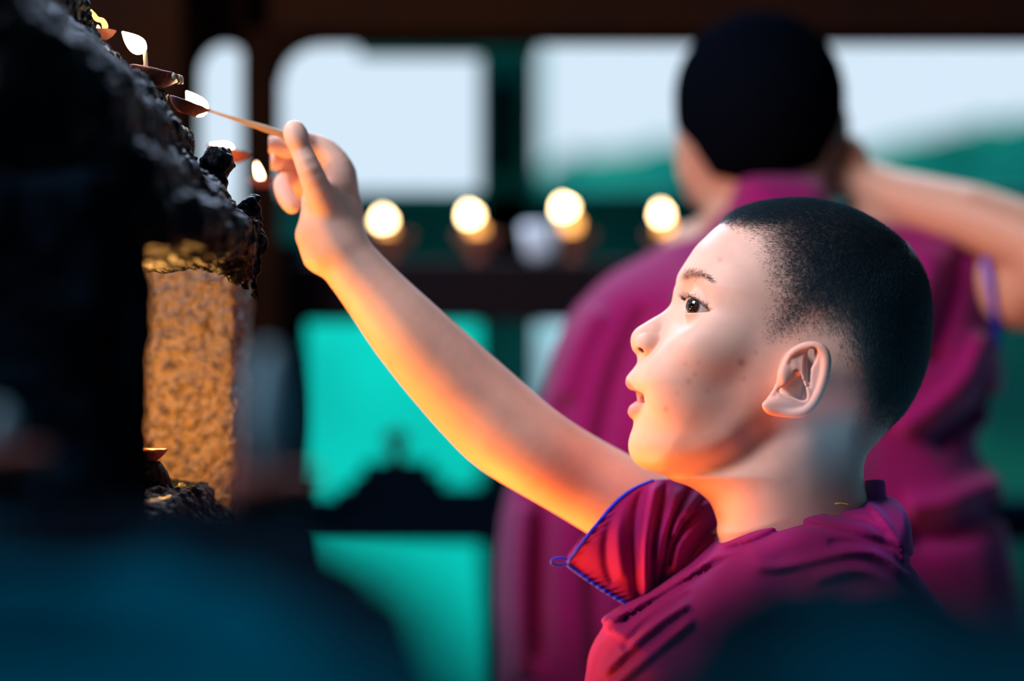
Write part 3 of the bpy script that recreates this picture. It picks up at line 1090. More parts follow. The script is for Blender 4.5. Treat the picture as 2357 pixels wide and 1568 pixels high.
def coons(left, right, top, bottom, nu, nv, off=None):
    """surface patch from four border curves given as (px, py, depth)"""
    def rs(c, n):
        c = catmull(np.array(c, float), 12)
        s_ = np.r_[0, np.cumsum(np.linalg.norm(np.diff(c[:, :2], axis=0), axis=1))]
        t = np.linspace(0, s_[-1], n)
        return np.stack([np.interp(t, s_, c[:, i]) for i in range(3)], 1)
    L, R_, T, B_ = rs(left, nv), rs(right, nv), rs(top, nu), rs(bottom, nu)
    u = np.linspace(0, 1, nu)[:, None, None]; v = np.linspace(0, 1, nv)[None, :, None]
    S = (1 - u) * L[None] + u * R_[None] + (1 - v) * T[:, None] + v * B_[:, None] - ((1 - u) * (1 - v) * L[0] + u * (1 - v) * R_[0] + (1 - u) * v * L[-1] + u * v * R_[-1])
    if off is not None:
        U, V = np.meshgrid(u.ravel(), v.ravel(), indexing='ij')
        S = S + off(U, V, S)
    pts = np.stack([(S[..., 0] - CX) / FPX * S[..., 2], S[..., 2], CAM[2] - (S[..., 1] - CY) / FPX * S[..., 2]], -1)
    idx = np.arange(nu * nv).reshape(nu, nv)
    f = np.stack([idx[:-1, :-1], idx[1:, :-1], idx[1:, 1:], idx[:-1, 1:]], -1).reshape(-1, 4)
    return pts.reshape(-1, 3), f, pts


SLF = Relief([
    ([(1512, 1105), (1500, 1160), (1489, 1230), (1486, 1300), (1488, 1400)], 0.0055, 9, 'ridge'),
    ([(1535, 1105), (1520, 1170), (1508, 1240), (1503, 1300), (1503, 1400)], -0.0070, 9, 'ridge'),
    ([(1590, 1120), (1560, 1175), (1538, 1235), (1528, 1290), (1520, 1360)], -0.0085, 8, 'ridge'),
    ([(1565, 1120), (1545, 1180), (1525, 1240), (1516, 1300)], 0.0045, 9, 'ridge'),
    ([(1630, 1130), (1600, 1175), (1570, 1215), (1550, 1262), (1540, 1310)], -0.0065, 7, 'ridge'),
    ([(1615, 1130), (1585, 1170), (1560, 1205), (1548, 1240)], 0.0050, 7, 'ridge'),
    ([(1665, 1150), (1630, 1160), (1595, 1178), (1570, 1200)], 0.0050, 6, 'ridge'),
    ([(1665, 1175), (1625, 1195), (1590, 1225), (1565, 1260), (1550, 1330)], 0.0050, 8, 'ridge'),
    ([(1680, 1205), (1640, 1225), (1605, 1255), (1575, 1300)], -0.0055, 8, 'ridge'),
    ([(1475, 1110), (1462, 1180), (1456, 1250), (1460, 1330), (1470, 1400)], -0.0040, 10, 'ridge'),
    ([(1440, 1130), (1428, 1190), (1424, 1260), (1435, 1340)], 0.0025, 12, 'ridge'),
    ([(1405, 1170), (1395, 1230), (1395, 1290), (1410, 1350)], -0.0022, 10, 'ridge'),
], (1280, 1080), (1760, 1460), 2.0)


def sleeve_off(U, V, S):
    o = np.zeros(S.shape)
    r = SLF(S[..., :2].reshape(-1, 2)).reshape(U.shape)
    o[..., 2] -= 1.15 * r * sstep(U, 0.02, 0.16) * sstep(1 - V, 0.0, 0.10)
    hem = np.exp(-((1 - V) / 0.07) ** 2) * sstep(U, 0.08, 0.3) + 0.5 * np.exp(-(U / 0.06) ** 2) * sstep(V, 0.3, 0.6)
    o[..., 2] += 0.0016 * hem * np.sin((U * 1.0 + V * 0.6) * 95)
    o[..., 2] -= 0.012 * np.sin(np.pi * V) * np.sin(np.pi * np.clip(U, 0, 1)) ** 0.6
    return o


SL_L = [(1505, 1107, 1.782), (1460, 1126, 1.765), (1420, 1157, 1.757), (1380, 1203, 1.753), (1342, 1250, 1.757), (1306, 1298, 1.770)]
SL_B = [(1306, 1298, 1.770), (1350, 1330, 1.768), (1400, 1363, 1.766), (1440, 1388, 1.765), (1500, 1430, 1.765)]
sv, sf, sg_ = coons(SL_L, [(1690, 1112, 1.835), (1725, 1180, 1.82), (1705, 1240, 1.80), (1650, 1310, 1.78), (1570, 1385, 1.77), (1500, 1430, 1.765)],
                    [(1505, 1107, 1.782), (1550, 1105, 1.790), (1600, 1113, 1.800), (1640, 1106, 1.82), (1690, 1112, 1.835)], SL_B, 150, 90, sleeve_off)
sleeve = mesh_obj('sleeve', sv, sf, M['robe'], boy)
so = sleeve.modifiers.new('thick', 'SOLIDIFY'); so.thickness = 0.0012; so.offset = 0
bvv, bff, _ = coons([(1505, 1107, 1.782), (1455, 1128, 1.82), (1400, 1170, 1.855), (1345, 1232, 1.855), (1312, 1275, 1.82), (1302, 1296, 1.775)],
                    [(1690, 1112, 1.835), (1690, 1180, 1.90), (1680, 1260, 1.92), (1640, 1330, 1.90), (1560, 1400, 1.84), (1500, 1430, 1.79)],
                    [(1505, 1107, 1.782), (1550, 1105, 1.790), (1600, 1113, 1.800), (1640, 1106, 1.82), (1690, 1112, 1.835)],
                    [(1302, 1296, 1.775), (1360, 1335, 1.80), (1430, 1380, 1.80), (1500, 1430, 1.79)], 50, 40)
bs = mesh_obj('sleeve', bvv, bff, M['robe'], boy)
so = bs.modifiers.new('thick', 'SOLIDIFY'); so.thickness = 0.0012; so.offset = 0
edge = sg_[0]
pv, pf = tube(edge[::3] - np.array([.0008, .0016, 0]), 0.0015, 8)
o_ = mesh_obj('piping', pv, pf, M['piping'], sleeve); o_['label'] = 'royal blue piping along the sleeve opening'
pv, pf = tube(sg_[:, -1][::3] - np.array([0, .0016, .0008]), 0.0014, 8)
mesh_obj('piping', pv, pf, M['piping'], sleeve)['label'] = 'royal blue piping along the lower sleeve hem'
lp = [P(1288 + 19 * math.cos(a), 1293 + 8.5 * math.sin(a), 1.77 + 0.002 * math.sin(a)) for a in np.linspace(0, 2 * math.pi, 25)]
pv, pf = tube(lp, 0.00115, 8)
mesh_obj('piping_loop', pv, pf, M['piping'], sleeve)
# hanging loop at the back of the collar, thread at the neck
tv, tf, _ = coons([(1992, 1106, 1.745), (1993, 1130, 1.745), (1990, 1160, 1.74)], [(2029, 1106, 1.755), (2030, 1126, 1.755), (2034, 1160, 1.755)], [(1992, 1106, 1.745), (2010, 1104, 1.745), (2029, 1106, 1.755)], [(1990, 1160, 1.74), (2010, 1162, 1.74), (2034, 1160, 1.755)], 8, 8)
tb = mesh_obj('hanging_tab', tv, tf, M['robe'], boy)
so = tb.modifiers.new('thick', 'SOLIDIFY'); so.thickness = 0.003
th = [P(x, y, 1.682) for x, y in [(1922, 1160), (1935, 1159), (1948, 1161), (1958, 1164)]]
pv, pf = tube(th, 0.0006, 6)
mesh_obj('neck_thread', pv, pf, M['yellow_thread'], boy)
# skirt down to the floor
prof = []
zt = P(0, 2300, 1.75)[2]
cx_ = P(1815, 0, 1.75)[0]
sk_v, sk_f = [], []
nz_, ns_ = 40, 120
for i in range(nz_):
    t = i / (nz_ - 1)
    z = zt * (1 - t) + 0.03 * t
    for j in range(ns_):
        a = 2 * math.pi * j / ns_
        r = 1 + 0.10 * t + 0.05 * t * math.sin(a * 14)
        sk_v.append((cx_ + 0.155 * r * math.cos(a), 1.75 + 0.155 * r * math.sin(a), z))
for i in range(nz_ - 1):
    for j in range(ns_):
        sk_f.append((i * ns_ + j, i * ns_ + (j + 1) % ns_, (i + 1) * ns_ + (j + 1) % ns_, (i + 1) * ns_ + j))
mesh_obj('skirt', sk_v, sk_f, M['robe'], boy)
for s_ in (-1, 1):
    sh = tube([(cx_ - 0.14, 1.75 + s_ * 0.07, 0.035), (cx_ - 0.10, 1.75 + s_ * 0.07, 0.045), (cx_ + 0.0, 1.75 + s_ * 0.07, 0.045), (cx_ + 0.07, 1.75 + s_ * 0.07, 0.04)], [.022, .036, .038, .028], 14)
    mesh_obj('sandal', sh[0], sh[1], M['wood'], boy)

# the thin stick in his fingers
stk = empty('stick', P(560, 280, 1.78), 'thin charred bamboo stick held between finger and thumb into a lamp flame', 'stick')
sp_ = [P(470, 250, 1.775), P(510, 264, 1.775), P(560, 280, 1.776), P(610, 296, 1.777), P(655, 312, 1.779), P(690, 326, 1.786)]
v_, f_ = tube(catmull(np.array(sp_), 4), np.interp(np.linspace(0, 1, 21), [0, .25, .6, 1], [.0008, .0012, .0028, .0030]), 8)
mesh_obj('shaft', v_, f_, M['stick'], stk)
v_, f_ = tube([P(452, 244, 1.775), P(470, 250, 1.775), P(484, 255, 1.775)], [.0006, .0010, .0011], 8)
mesh_obj('charred_tip', v_, f_, M['soot'], stk)

# ------------------------------------------------------------------ second monk seen from behind
D2 = 2.40
monk = empty('person', (P(1790, 0, D2)[0], D2, 0), 'person seen from behind in magenta robe, shaved black hair, arm raised to the ear', 'person')


def m2(x, y, dD=0.0):
    return P(x, y, D2 + dD)


def monk_body(p):
    d = ellipsoid(p, m2(1748, 226), (.0820, .092, .0835))
    d = smin(d, ellipsoid(p, m2(1742, 330, .02), (.066, .075, .052)), 0.03)
    d = smin(d, cone_chain(p, [m2(1770, 380, .02), m2(1790, 560, .02)], [.056, .062]), 0.02)
    for x, s_ in ((1580, -1), (1930, 1)):
        d = smin(d, ellipsoid(p, m2(x, 300 if s_ > 0 else 350, .02), (.011, .016, .030)), 0.008)
    d = smin(d, ellipsoid(p, m2(1640, 420, .05), (.030, .045, .030)), 0.02)
    d = smin(d, cone_chain(p, [m2(1960, 402, .0), m2(2060, 452, -.03), m2(2240, 500, -.08), m2(2430, 575, -.12)], [.019, .026, .031, .036]), 0.01)
    d = smin(d, cone_chain(p, [m2(2440, 600, -.12), m2(2360, 660, -.07), m2(2170, 650, 0.02)], [.036, .043, .050]), 0.01)
    for k_, (x, y, r) in enumerate([(1935, 345, .0085), (1925, 372, .0088), (1928, 398, .0085), (1940, 424, .0075)]):
        d = smin(d, cone_chain(p, [m2(1975, 395 + 10 * k_ - 10, .0), m2(x + 20, y, .01), m2(x - 12, y + 4, .025)], [.012, r, r * .85]), 0.004)
    d = smin(d, cone_chain(p, [m2(1985, 390, -.01), m2(1975, 350, -.01), m2(1962, 330, 0)], [.011, .009, .008]), 0.004)
    d = smin(d, cone_chain(p, [m2(1640, 640, .0), m2(1990, 640, 0)], [.06, .06]), 0.03)
    return d


v_, f_ = polygonize(monk_body, m2(1500, 760) - np.array([0, .16, 0]), m2(2500, 5) + np.array([.05, .15, .03]), 0.0036, 0)
mt = np.tile(np.array([0.62, 0.33, 0.22]), (len(v_), 1))
mesh_obj('body', v_, f_, M['skin2'], monk, attr=mt)


def monk_hair(p):
    d = np.minimum(ellipsoid(p, m2(1748, 226), (.0820, .092, .0835)), 1)
    d = smin(d, ellipsoid(p, m2(1742, 330, .02), (.066, .075, .052)), 0.03) - 0.0028
    xy = pix(p)
    cut = (xy[:, 1] - np.interp(xy[:, 0], [1560, 1590, 1640, 1700, 1880, 1915, 1940], [300, 330, 405, 420, 405, 330, 290])) * (D2 / FPX)
    d = smax(d, cut, 0.004)
    return smax(d, (p[:, 1] - D2 - 0.05), 0.01) + 0.0006 * vnoise(p / 0.003)


v_, f_ = polygonize(monk_hair, m2(1530, 460) - np.array([0, .12, 0]), m2(1980, 0) + np.array([0, .08, .02]), 0.0034, 0)
mesh_obj('cropped_hair', v_, f_, M['hair_cap'], monk)
MO = m2(1790, 1000)
MOUT = [(1700, 408), (1780, 398), (1880, 408), (1925, 470), (1990, 500), (2100, 500), (2200, 497), (2245, 520), (2262, 600), (2285, 740), (2300, 860), (2285, 950), (2240, 1020),
        (2290, 1120), (2320, 1300), (2350, 1568), (2400, 2200), (2450, 3640), (1060, 3640), (1090, 2200), (1140, 1600), (1140, 1400), (1150, 1200), (1200, 1040), (1250, 900),
        (1270, 830), (1310, 740), (1380, 650), (1480, 590), (1590, 535), (1660, 490), (1680, 450)]


def mk2(lst):
    return np.array([m2(x, y)[[0, 2]] for x, y in lst])


F_M = Field2(lambda q: poly_sdf(q, catmull(mk2(MOUT), 3, True)), (-.10, -.05), (.60, 1.50), 0.005, 1)
MF = Relief([
    ([(1500, 700), (1440, 820), (1400, 950), (1360, 1150)], -0.014, 26, 'ridge'),
    ([(1620, 620), (1560, 760), (1520, 900), (1500, 1050)], 0.010, 40, 'ridge'),
    ([(1380, 700), (1330, 800), (1290, 920), (1240, 1080)], 0.012, 28, 'ridge'),
    ([(1300, 900), (1270, 1080), (1250, 1300), (1250, 1560)], -0.018, 26, 'ridge'),
    ([(1380, 1150), (1370, 1350), (1380, 1580)], -0.016, 24, 'ridge'),
    ([(1210, 1150), (1200, 1350), (1200, 1580)], 0.012, 20, 'ridge'),
    ([(2220, 560), (2180, 700), (2140, 850)], -0.010, 24, 'ridge'),
    ([(2270, 760), (2230, 860), (2160, 930), (2060, 1000)], 0.014, 26, 'ridge'),
    ([(2290, 900), (2220, 960), (2140, 1030)], -0.020, 24, 'ridge'),
    ([(2150, 560), (2120, 700), (2130, 820)], 0.010, 40, 'ridge'),
    ([(2300, 1150), (2200, 1220), (2080, 1250)], -0.02, 34, 'ridge'),
    ([(2310, 1100), (2200, 1150), (2080, 1170)], 0.016, 26, 'ridge'),
], (1050, 380), (2500, 1800), 6.0)


def monk_robe(p):
    l = p[:, 1] - D2
    dd = F_M(p[:, 0], p[:, 2])
    top = sstep(p[:, 2], m2(0, 620)[2], m2(0, 430)[2])
    Wd = 0.115 - 0.035 * top
    R_ = 0.11 - 0.075 * top
    d = inflate(l, dd, Wd, R_, 2.2)
    d = d - MF(pix(p)) * (l < 0.02) - 0.003 * fbm(p * np.array([1, 1, .35]), 0.06, 2, 11)
    hole = cone_chain(p, [m2(1745, 330, .03), m2(1785, 450, .03)], [.056, .060])
    return smax(d, -hole, 0.006) * 0.8


v_, f_ = polygonize(monk_robe, (-.10, D2 - .17, 0.004), (.60, D2 + .17, m2(0, 380)[2]), 0.0075, 1)
mesh_obj('robe', v_, f_, M['robe2'], monk)
tr = catmull(np.array([m2(2243, 512, -.05), m2(2262, 560, -.085), m2(2276, 640, -.10), m2(2290, 720, -.09), m2(2296, 800, -.06)]), 6)
v_, f_ = tube(tr, 0.003, 8)
mesh_obj('piping', v_, f_, M['piping'], monk)['label'] = 'blue piping round the armhole'

# ------------------------------------------------------------------ soot-black stone shrine on the left
shrine = empty('lamp_shrine', (P(400, 0, 1.65)[0], 1.65, 0), 'soot-blackened stepped stone lamp shrine at the left edge', 'shrine')


def bx(p, lo, hi, r=0.006):
    c = (np.array(lo) + np.array(hi)) / 2; hf = np.abs(np.array(hi) - np.array(lo)) / 2 - r
    q = np.abs(p - c) - hf
    return np.linalg.norm(np.maximum(q, 0), axis=1) + np.minimum(q.max(1), 0) - r


def zpx(y, D): return CAM[2] - (y - CY) / FPX * D
def xpx(x, D): return (x - CX) / FPX * D


DR = 1.70
XL = -0.62


def tiers(p):
    T = [(xpx(598, DR), zpx(510, DR), zpx(596, DR), 1.40, 1.73), (xpx(535, DR), zpx(430, DR), zpx(590, DR), 1.37, 1.715), (xpx(455, DR), zpx(292, DR), zpx(590, DR), 1.35, 1.71),
         (xpx(395, DR), zpx(212, DR), zpx(500, DR), 1.33, 1.705), (xpx(300, DR), zpx(135, DR), zpx(400, DR), 1.30, 1.70), (xpx(215, DR), zpx(0, DR), zpx(300, DR), 1.30, 1.70), (xpx(120, DR), zpx(-140, DR), zpx(200, DR), 1.30, 1.70)]
    d = None
    for x, zt_, zb, y0, y1 in T:
        b = bx(p, (XL, y0, zb), (x, y1, zt_), 0.012)
        d = b if d is None else smin(d, b, 0.02)
    # drips of soot and wax hanging from the lower rim
    for x, y0, y1, r, D in [(585, 560, 705, .0040, 1.70), (594, 520, 640, .0045, 1.69), (566, 580, 668, .0040, 1.69), (548, 580, 640, .0045, 1.68), (520, 560, 612, .006, 1.67), (575, 470, 600, .006, 1.70), (500, 385, 440, .008, 1.70), (486, 370, 400, .006, 1.70)]:
        d = smin(d, cone_chain(p, [P(x, y0, D), P(x + 2, (y0 + y1) / 2, D), P(x - 2, y1, D)], [r * 1.5, r, r * 0.55]), 0.006)
    near = np.abs(d) < 0.04
    if near.any():
        q = p[near]
        d[near] += 0.0045 * fbm(q, 0.022, 3, 21) + 0.0022 * vnoise(q / 0.0052, 5) + 0.0012 * vnoise(q / 0.0026, 8)
    return d * 0.75


v_, f_ = polygonize(tiers, (-.60, 1.28, zpx(730, 1.70)), (xpx(625, 1.72), 1.76, 1.55), 0.0034, 1)
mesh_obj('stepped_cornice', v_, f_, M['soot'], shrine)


def near_pillar(p):
    d = bx(p, (XL, 1.30, 0), (xpx(352, 1.46), 1.46, zpx(430, 1.46)), 0.012)
    d += 0.005 * fbm(p, 0.03, 3, 31) + 0.0015 * vnoise(p / 0.007, 6)
    return d * 0.8


v_, f_ = polygonize(near_pillar, (-.60, 1.27, .55), (xpx(352, 1.46) + .02, 1.49, zpx(430, 1.46) + .02), 0.006, 0)
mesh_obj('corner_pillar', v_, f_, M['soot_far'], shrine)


def far_pillar(p):
    d = bx(p, (xpx(230, 1.86), 1.86, .6), (xpx(541, 1.86), 1.99, zpx(560, 1.86)), 0.006)
    d += 0.0022 * fbm(p, 0.016, 3, 41) + 0.0016 * vnoise(p / 0.0055, 2) + 0.0008 * vnoise(p / 0.003, 12)
    return d * 0.8


v_, f_ = polygonize(far_pillar, (xpx(230, 1.86) - .01, 1.84, .8), (xpx(541, 1.86) + .015, 2.01, zpx(560, 1.86) + .01), 0.0036, 1)
mesh_obj('lit_pillar', v_, f_, M['wall'], shrine)['label'] = 'rough plastered pillar glowing golden'


def ledge(p):
    d = bx(p, (XL, 1.40, .3), (xpx(462, 1.72), 1.80, zpx(1122, 1.72)), 0.012)
    d = smin(d, bx(p, (XL, 1.36, .3), (xpx(512, 1.72), 1.84, zpx(1200, 1.70)), 0.02), 0.02)
    d = smin(d, bx(p, (XL, 1.30, .3), (xpx(548, 1.72), 1.90, zpx(1330, 1.70)), 0.02), 0.02)
    near = np.abs(d) < 0.04
    q = p[near]
    d[near] += 0.0035 * fbm(q, 0.02, 3, 51) + 0.0022 * vnoise(q / 0.0055, 15) + 0.0012 * vnoise(q / 0.0028, 18)
    return d * 0.75


v_, f_ = polygonize(ledge, (-.60, 1.27, .90), (xpx(600, 1.75), 1.93, zpx(1090, 1.72) + .015), 0.004, 1)
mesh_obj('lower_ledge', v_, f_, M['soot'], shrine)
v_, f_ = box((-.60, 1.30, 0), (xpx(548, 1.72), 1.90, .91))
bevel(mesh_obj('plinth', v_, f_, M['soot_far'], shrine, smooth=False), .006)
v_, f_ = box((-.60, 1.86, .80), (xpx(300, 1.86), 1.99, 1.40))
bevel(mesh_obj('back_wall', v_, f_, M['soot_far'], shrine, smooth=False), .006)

# ------------------------------------------------------------------ clay butter lamps


def make_lamp(loc, R_, label, group=None, flame=None, tilt=(0, 0), mat='clay', wick=(0, 0, .010), power=0.0, seg=48, drip=False, flame_mat='flame', wick_mat='wick', wick_r=.0016):
    r = empty('butter_lamp', loc, label, 'lamp', group)
    pr = [(R_ * .45, 0), (R_ * .62, R_ * .10), (R_ * .86, R_ * .30), (R_ * 1.0, R_ * .50), (R_ * 1.02, R_ * .56), (R_ * .97, R_ * .58), (R_ * .90, R_ * .50), (R_ * .70, R_ * .30), (R_ * .3, R_ * .22)]
    v, f = lathe(pr, seg)
    v = np.array(v)
    v[:, 2] += 0.03 * R_ * vnoise(v / (R_ * .4), 3)
    Rm = np.array(Matrix.Rotation(tilt[0], 3, 'Y') @ Matrix.Rotation(tilt[1], 3, 'X'))
    v = v @ Rm.T + np.array(loc)
    bowl = mesh_obj('bowl', v, f, M[mat], r)
    v, f = lathe([(R_ * .86, R_ * .40), (R_ * .5, R_ * .42), (0.0005, R_ * .42)], seg)
    mesh_obj('tallow', np.array(v) @ Rm.T + np.array(loc), f, M['wax'], r)
    w0 = np.array(loc) + Rm @ np.array([wick[0], wick[1], R_ * .3])
    w1 = w0 + np.array([0, 0, wick[2]])
    v, f = tube([w0, (w0 + w1) / 2 + np.array([.0006, 0, 0]), w1], [wick_r * 1.2, wick_r, wick_r], 10)
    mesh_obj('wick', v, f, M[wick_mat], r)
    if drip:
        for a in (.1, .35, -.3, .7, -.7):
            q = np.array(loc) + Rm @ np.array([R_ * 1.0 * math.cos(a), R_ * 1.0 * math.sin(a) * -1, R_ * .50])
            v, f = tube([q + np.array([0, 0, .0016]), q, q - np.array([-.0005, 0, .004])], [.0008, .0018, .0010], 8)
            mesh_obj('wax_drip', v, f, M['wax'], bowl)
    if flame is not None:
        make_flame(w1, flame, r, power, flame_mat)
    return r


def make_flame(base, spec, parent, power, mat='flame'):
    """spec = (dx, dz, length, width): lean and size of the flame"""
    dx, dz, L_, wd = spec
    base = np.array(base)
    d = np.array([dx, 0, dz]); d /= np.linalg.norm(d)
    t = np.linspace(0, 1, 14)
    pts = base + t[:, None] * L_ * d + np.stack([0.10 * L_ * np.sin(t * 2.6) * (-d[2]) * .3, 0 * t, 0.08 * L_ * t * t], 1)
    rad = wd * np.sin(np.pi * np.clip(t, 0.02, 0.985) ** 0.62) ** 0.8 + 0.0002
    v, f = tube(pts, rad, 14)
    mesh_obj('flame', v, f, M[mat], parent)
    if power:
        light('POINT', 'lamp_light', tuple(base + d * L_ * .5), power, (1.0, 0.50, 0.14), 0.006)


def at(x, y, D): return tuple(P(x, y, D))


# on the steps of the shrine, in focus
make_lamp(at(352, 196, 1.70), .0185, 'clay lamp with a tall bright flame on the upper step at top left', None, (-.72, .55, .020, .0062), (0.22, 0), wick=(-.007, 0, .017), power=0.12, drip=True)
make_lamp(at(228, 92, 1.72), .012, 'lamp with a thin curling orange flame at the top left corner', None, (-.3, .9, .003, .001), wick=(0, 0, .004))
lr_ = [o for o in SC.objects if o.get('label', '').startswith('lamp with a thin curling')][0]
cp = catmull(np.array([P(236, 78, 1.72), P(242, 62, 1.72), P(236, 48, 1.72), P(224, 44, 1.72), P(215, 34, 1.72), P(209, 22, 1.72)]), 5)
v_, f_ = tube(cp, np.interp(np.linspace(0, 1, len(cp)), [0, .2, .5, .8, 1], [.0012, .0022, .0018, .0019, .0005]), 10)
mesh_obj('flame', v_, f_, M['flame_low'], lr_)
make_lamp(at(428, 262, 1.735), .0150, 'clay lamp being lit by the tip of the thin stick', None, (-.55, .62, .020, .0068), (0.35, 0), wick=(.013, 0, .000), power=0.18)
make_lamp(at(522, 372, 1.86), .0170, 'clay lamp with a wide low flame behind the black rim below the stick', None, (-.8, .25, .018, .0060), (0.2, 0), wick=(.004, 0, .002), power=0.12)
make_lamp(at(602, 432, 1.98), .0120, 'small clay lamp half hidden just left of the curled fingers', None, (-.3, .9, .013, .0022), wick=(0, 0, .003), power=0.05)
make_lamp(at(336, 1062, 1.70), .0150, 'red clay lamp showing its rim beside the golden pillar', None, (-.3, .9, .022, .006), wick=(-.012, 0, .006), power=0.0)
light('POINT', 'niche_lamp_light', at(288, 960, 1.73), 2.6, (1.0, 0.45, 0.10), 0.008)
light('POINT', 'cornice_fill_light', at(300, 640, 1.60), 0.55, (1.0, 0.42, 0.09), 0.006)  # added lamp, hidden by the pillar, for glints under the cornice
v_, f_ = tube([at(336, 1130, 1.70), at(336, 1085, 1.70), at(336, 1062, 1.70)], [.020, .015, .010], 20)
tag(mesh_obj('wax_mound', v_, f_, M['soot']), 'dark mound of melted wax under the red clay lamp by the golden pillar', 'wax')

# row of lamps burning on the rack behind (out of focus)
RK = 3.02
for i_, (x, y, w_, lb) in enumerate([(880, 505, .0100, 'leftmost blurred lamp of the rack, just right of the wrist'), (1083, 493, .0098, 'second blurred lamp from the left on the rack'),
                                     (1300, 476, .0108, 'third blurred lamp on the rack, the one with the highest flame'), (1520, 492, .0080, 'rightmost blurred lamp of the rack, against the magenta shoulder')]):
    ppm = FPX / RK
    z0 = zpx(600, RK)
    r_ = empty('butter_lamp', (xpx(x + 18, RK), RK, z0), lb, 'lamp', 'butter lamps on the rack')
    v, f = lathe([(.012, 0), (.009, .004), (.008, .010), (.020, .018), (.027, .030), (.028, .034), (.025, .033), (.018, .024), (.004, .022)], 32)
    mesh_obj('bowl', np.array(v) + np.array(r_.location), f, M['clay'], r_)
    fl = 0.016
    b = P(x + 5, y, RK) - np.array([0, 0, fl * .5])
    v, f = tube([np.array(r_.location) + np.array([0, 0, .024]), b], [.0015, .0012], 8)
    mesh_obj('wick', v, f, M['wick'], r_)
    make_flame(b, (-.35 if i_ in (1, 2) else -.1, .8, fl * 1.08, w_ * .95), r_, 0.5)
    v, f = tube([b - np.array([-.006, 0, .022]), b - np.array([-.005, 0, .013]), b], [.008, .011, .004], 12)
    mesh_obj('flame_reflection', v, f, M['flame_low'], r_)  # glowing blob standing in for the flame's reflection on the oil

# ------------------------------------------------------------------ rack, frame, courtyard


def solid(name, lo, hi, mat, parent=None, bv_=0.006):
    v, f = box(lo, hi)
    return bevel(mesh_obj(name, v, f, M[mat], parent, smooth=False), bv_)


rack = empty('lamp_rack', (xpx(1500, RK), RK, 0), 'dark iron lamp rack with two shelves standing behind the boy', 'rack')
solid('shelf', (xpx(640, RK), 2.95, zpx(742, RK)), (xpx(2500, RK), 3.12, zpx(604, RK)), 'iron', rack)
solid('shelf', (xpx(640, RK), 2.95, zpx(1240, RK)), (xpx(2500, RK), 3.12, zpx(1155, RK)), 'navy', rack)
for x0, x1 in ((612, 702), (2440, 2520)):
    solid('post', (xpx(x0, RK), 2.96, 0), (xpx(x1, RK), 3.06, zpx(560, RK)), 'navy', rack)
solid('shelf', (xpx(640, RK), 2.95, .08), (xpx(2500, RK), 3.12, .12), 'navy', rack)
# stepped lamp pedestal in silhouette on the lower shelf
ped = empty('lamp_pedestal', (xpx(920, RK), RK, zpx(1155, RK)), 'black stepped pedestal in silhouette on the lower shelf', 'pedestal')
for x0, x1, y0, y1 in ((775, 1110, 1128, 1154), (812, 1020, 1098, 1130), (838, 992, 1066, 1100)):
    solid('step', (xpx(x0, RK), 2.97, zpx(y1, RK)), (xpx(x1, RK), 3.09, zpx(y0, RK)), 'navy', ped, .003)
fg = empty('butter_lamp', (xpx(912, RK), RK, zpx(1066, RK)), 'tiny dark lamp standing on top of the black stepped pedestal', 'lamp')
v_, f_ = lathe([(.014, 0), (.010, .006), (.006, .020), (.013, .030), (.018, .040), (.014, .046), (.004, .052)], 24)
mesh_obj('bowl', np.array(v_) * np.array([1, 1, .8]) + np.array(fg.location), f_, M['wood'], fg)
solid('holder', (xpx(1112, RK), 2.98, zpx(1154, RK)), (xpx(1160, RK), 3.08, zpx(1085, RK)), 'navy', None, .004)
tag(SC.objects['holder'], 'dark block at the right end of the lower shelf beside the stepped pedestal', 'block')
cupv, cupf = lathe([(.014, 0), (.020, .01), (.024, .045), (.022, .046), (.018, .012), (.002, .010)], 28)
tag(mesh_obj('cup', np.array(cupv) + np.array([xpx(1245, RK), RK - .02, zpx(604, RK)]), cupf, M['white']), 'pale bluish cup between the two middle lamps of the rack', 'cup')

# pavilion frame
fr = empty('timber_frame', (xpx(600, 2.85), 2.85, 0), 'dark brown timber post and arched lintel of the pavilion', 'post')
solid('post', (xpx(566, 2.85), 2.80, 0), (xpx(638, 2.85), 2.90, 2.2), 'wood', fr)
solid('lintel', (xpx(200, 2.85), 2.80, zpx(90, 2.85)), (xpx(3000, 2.85), 2.92, zpx(-420, 2.85)), 'wood', fr)


def bracket(x0, sx, w_, h_, y0=86):
    """curved bracket filling the corner between post and lintel"""
    D = 2.85
    n = 10
    pts = [(x0, y0)] + [(x0 + sx * w_ * (1 - math.sin(t)), y0 + h_ * (1 - math.cos(t))) for t in np.linspace(0, math.pi / 2, n)]
    v = [P(x, y, 2.81) for x, y in pts] + [P(x, y, 2.81) + np.array([0, .08, 0]) for x, y in pts]
    m = len(pts)
    f = [tuple(range(m)), tuple(range(m, 2 * m))[::-1]] + [(i, (i + 1) % m, m + (i + 1) % m, m + i) for i in range(m)]
    return mesh_obj('bracket', v, f, M['wood'], fr, smooth=False)


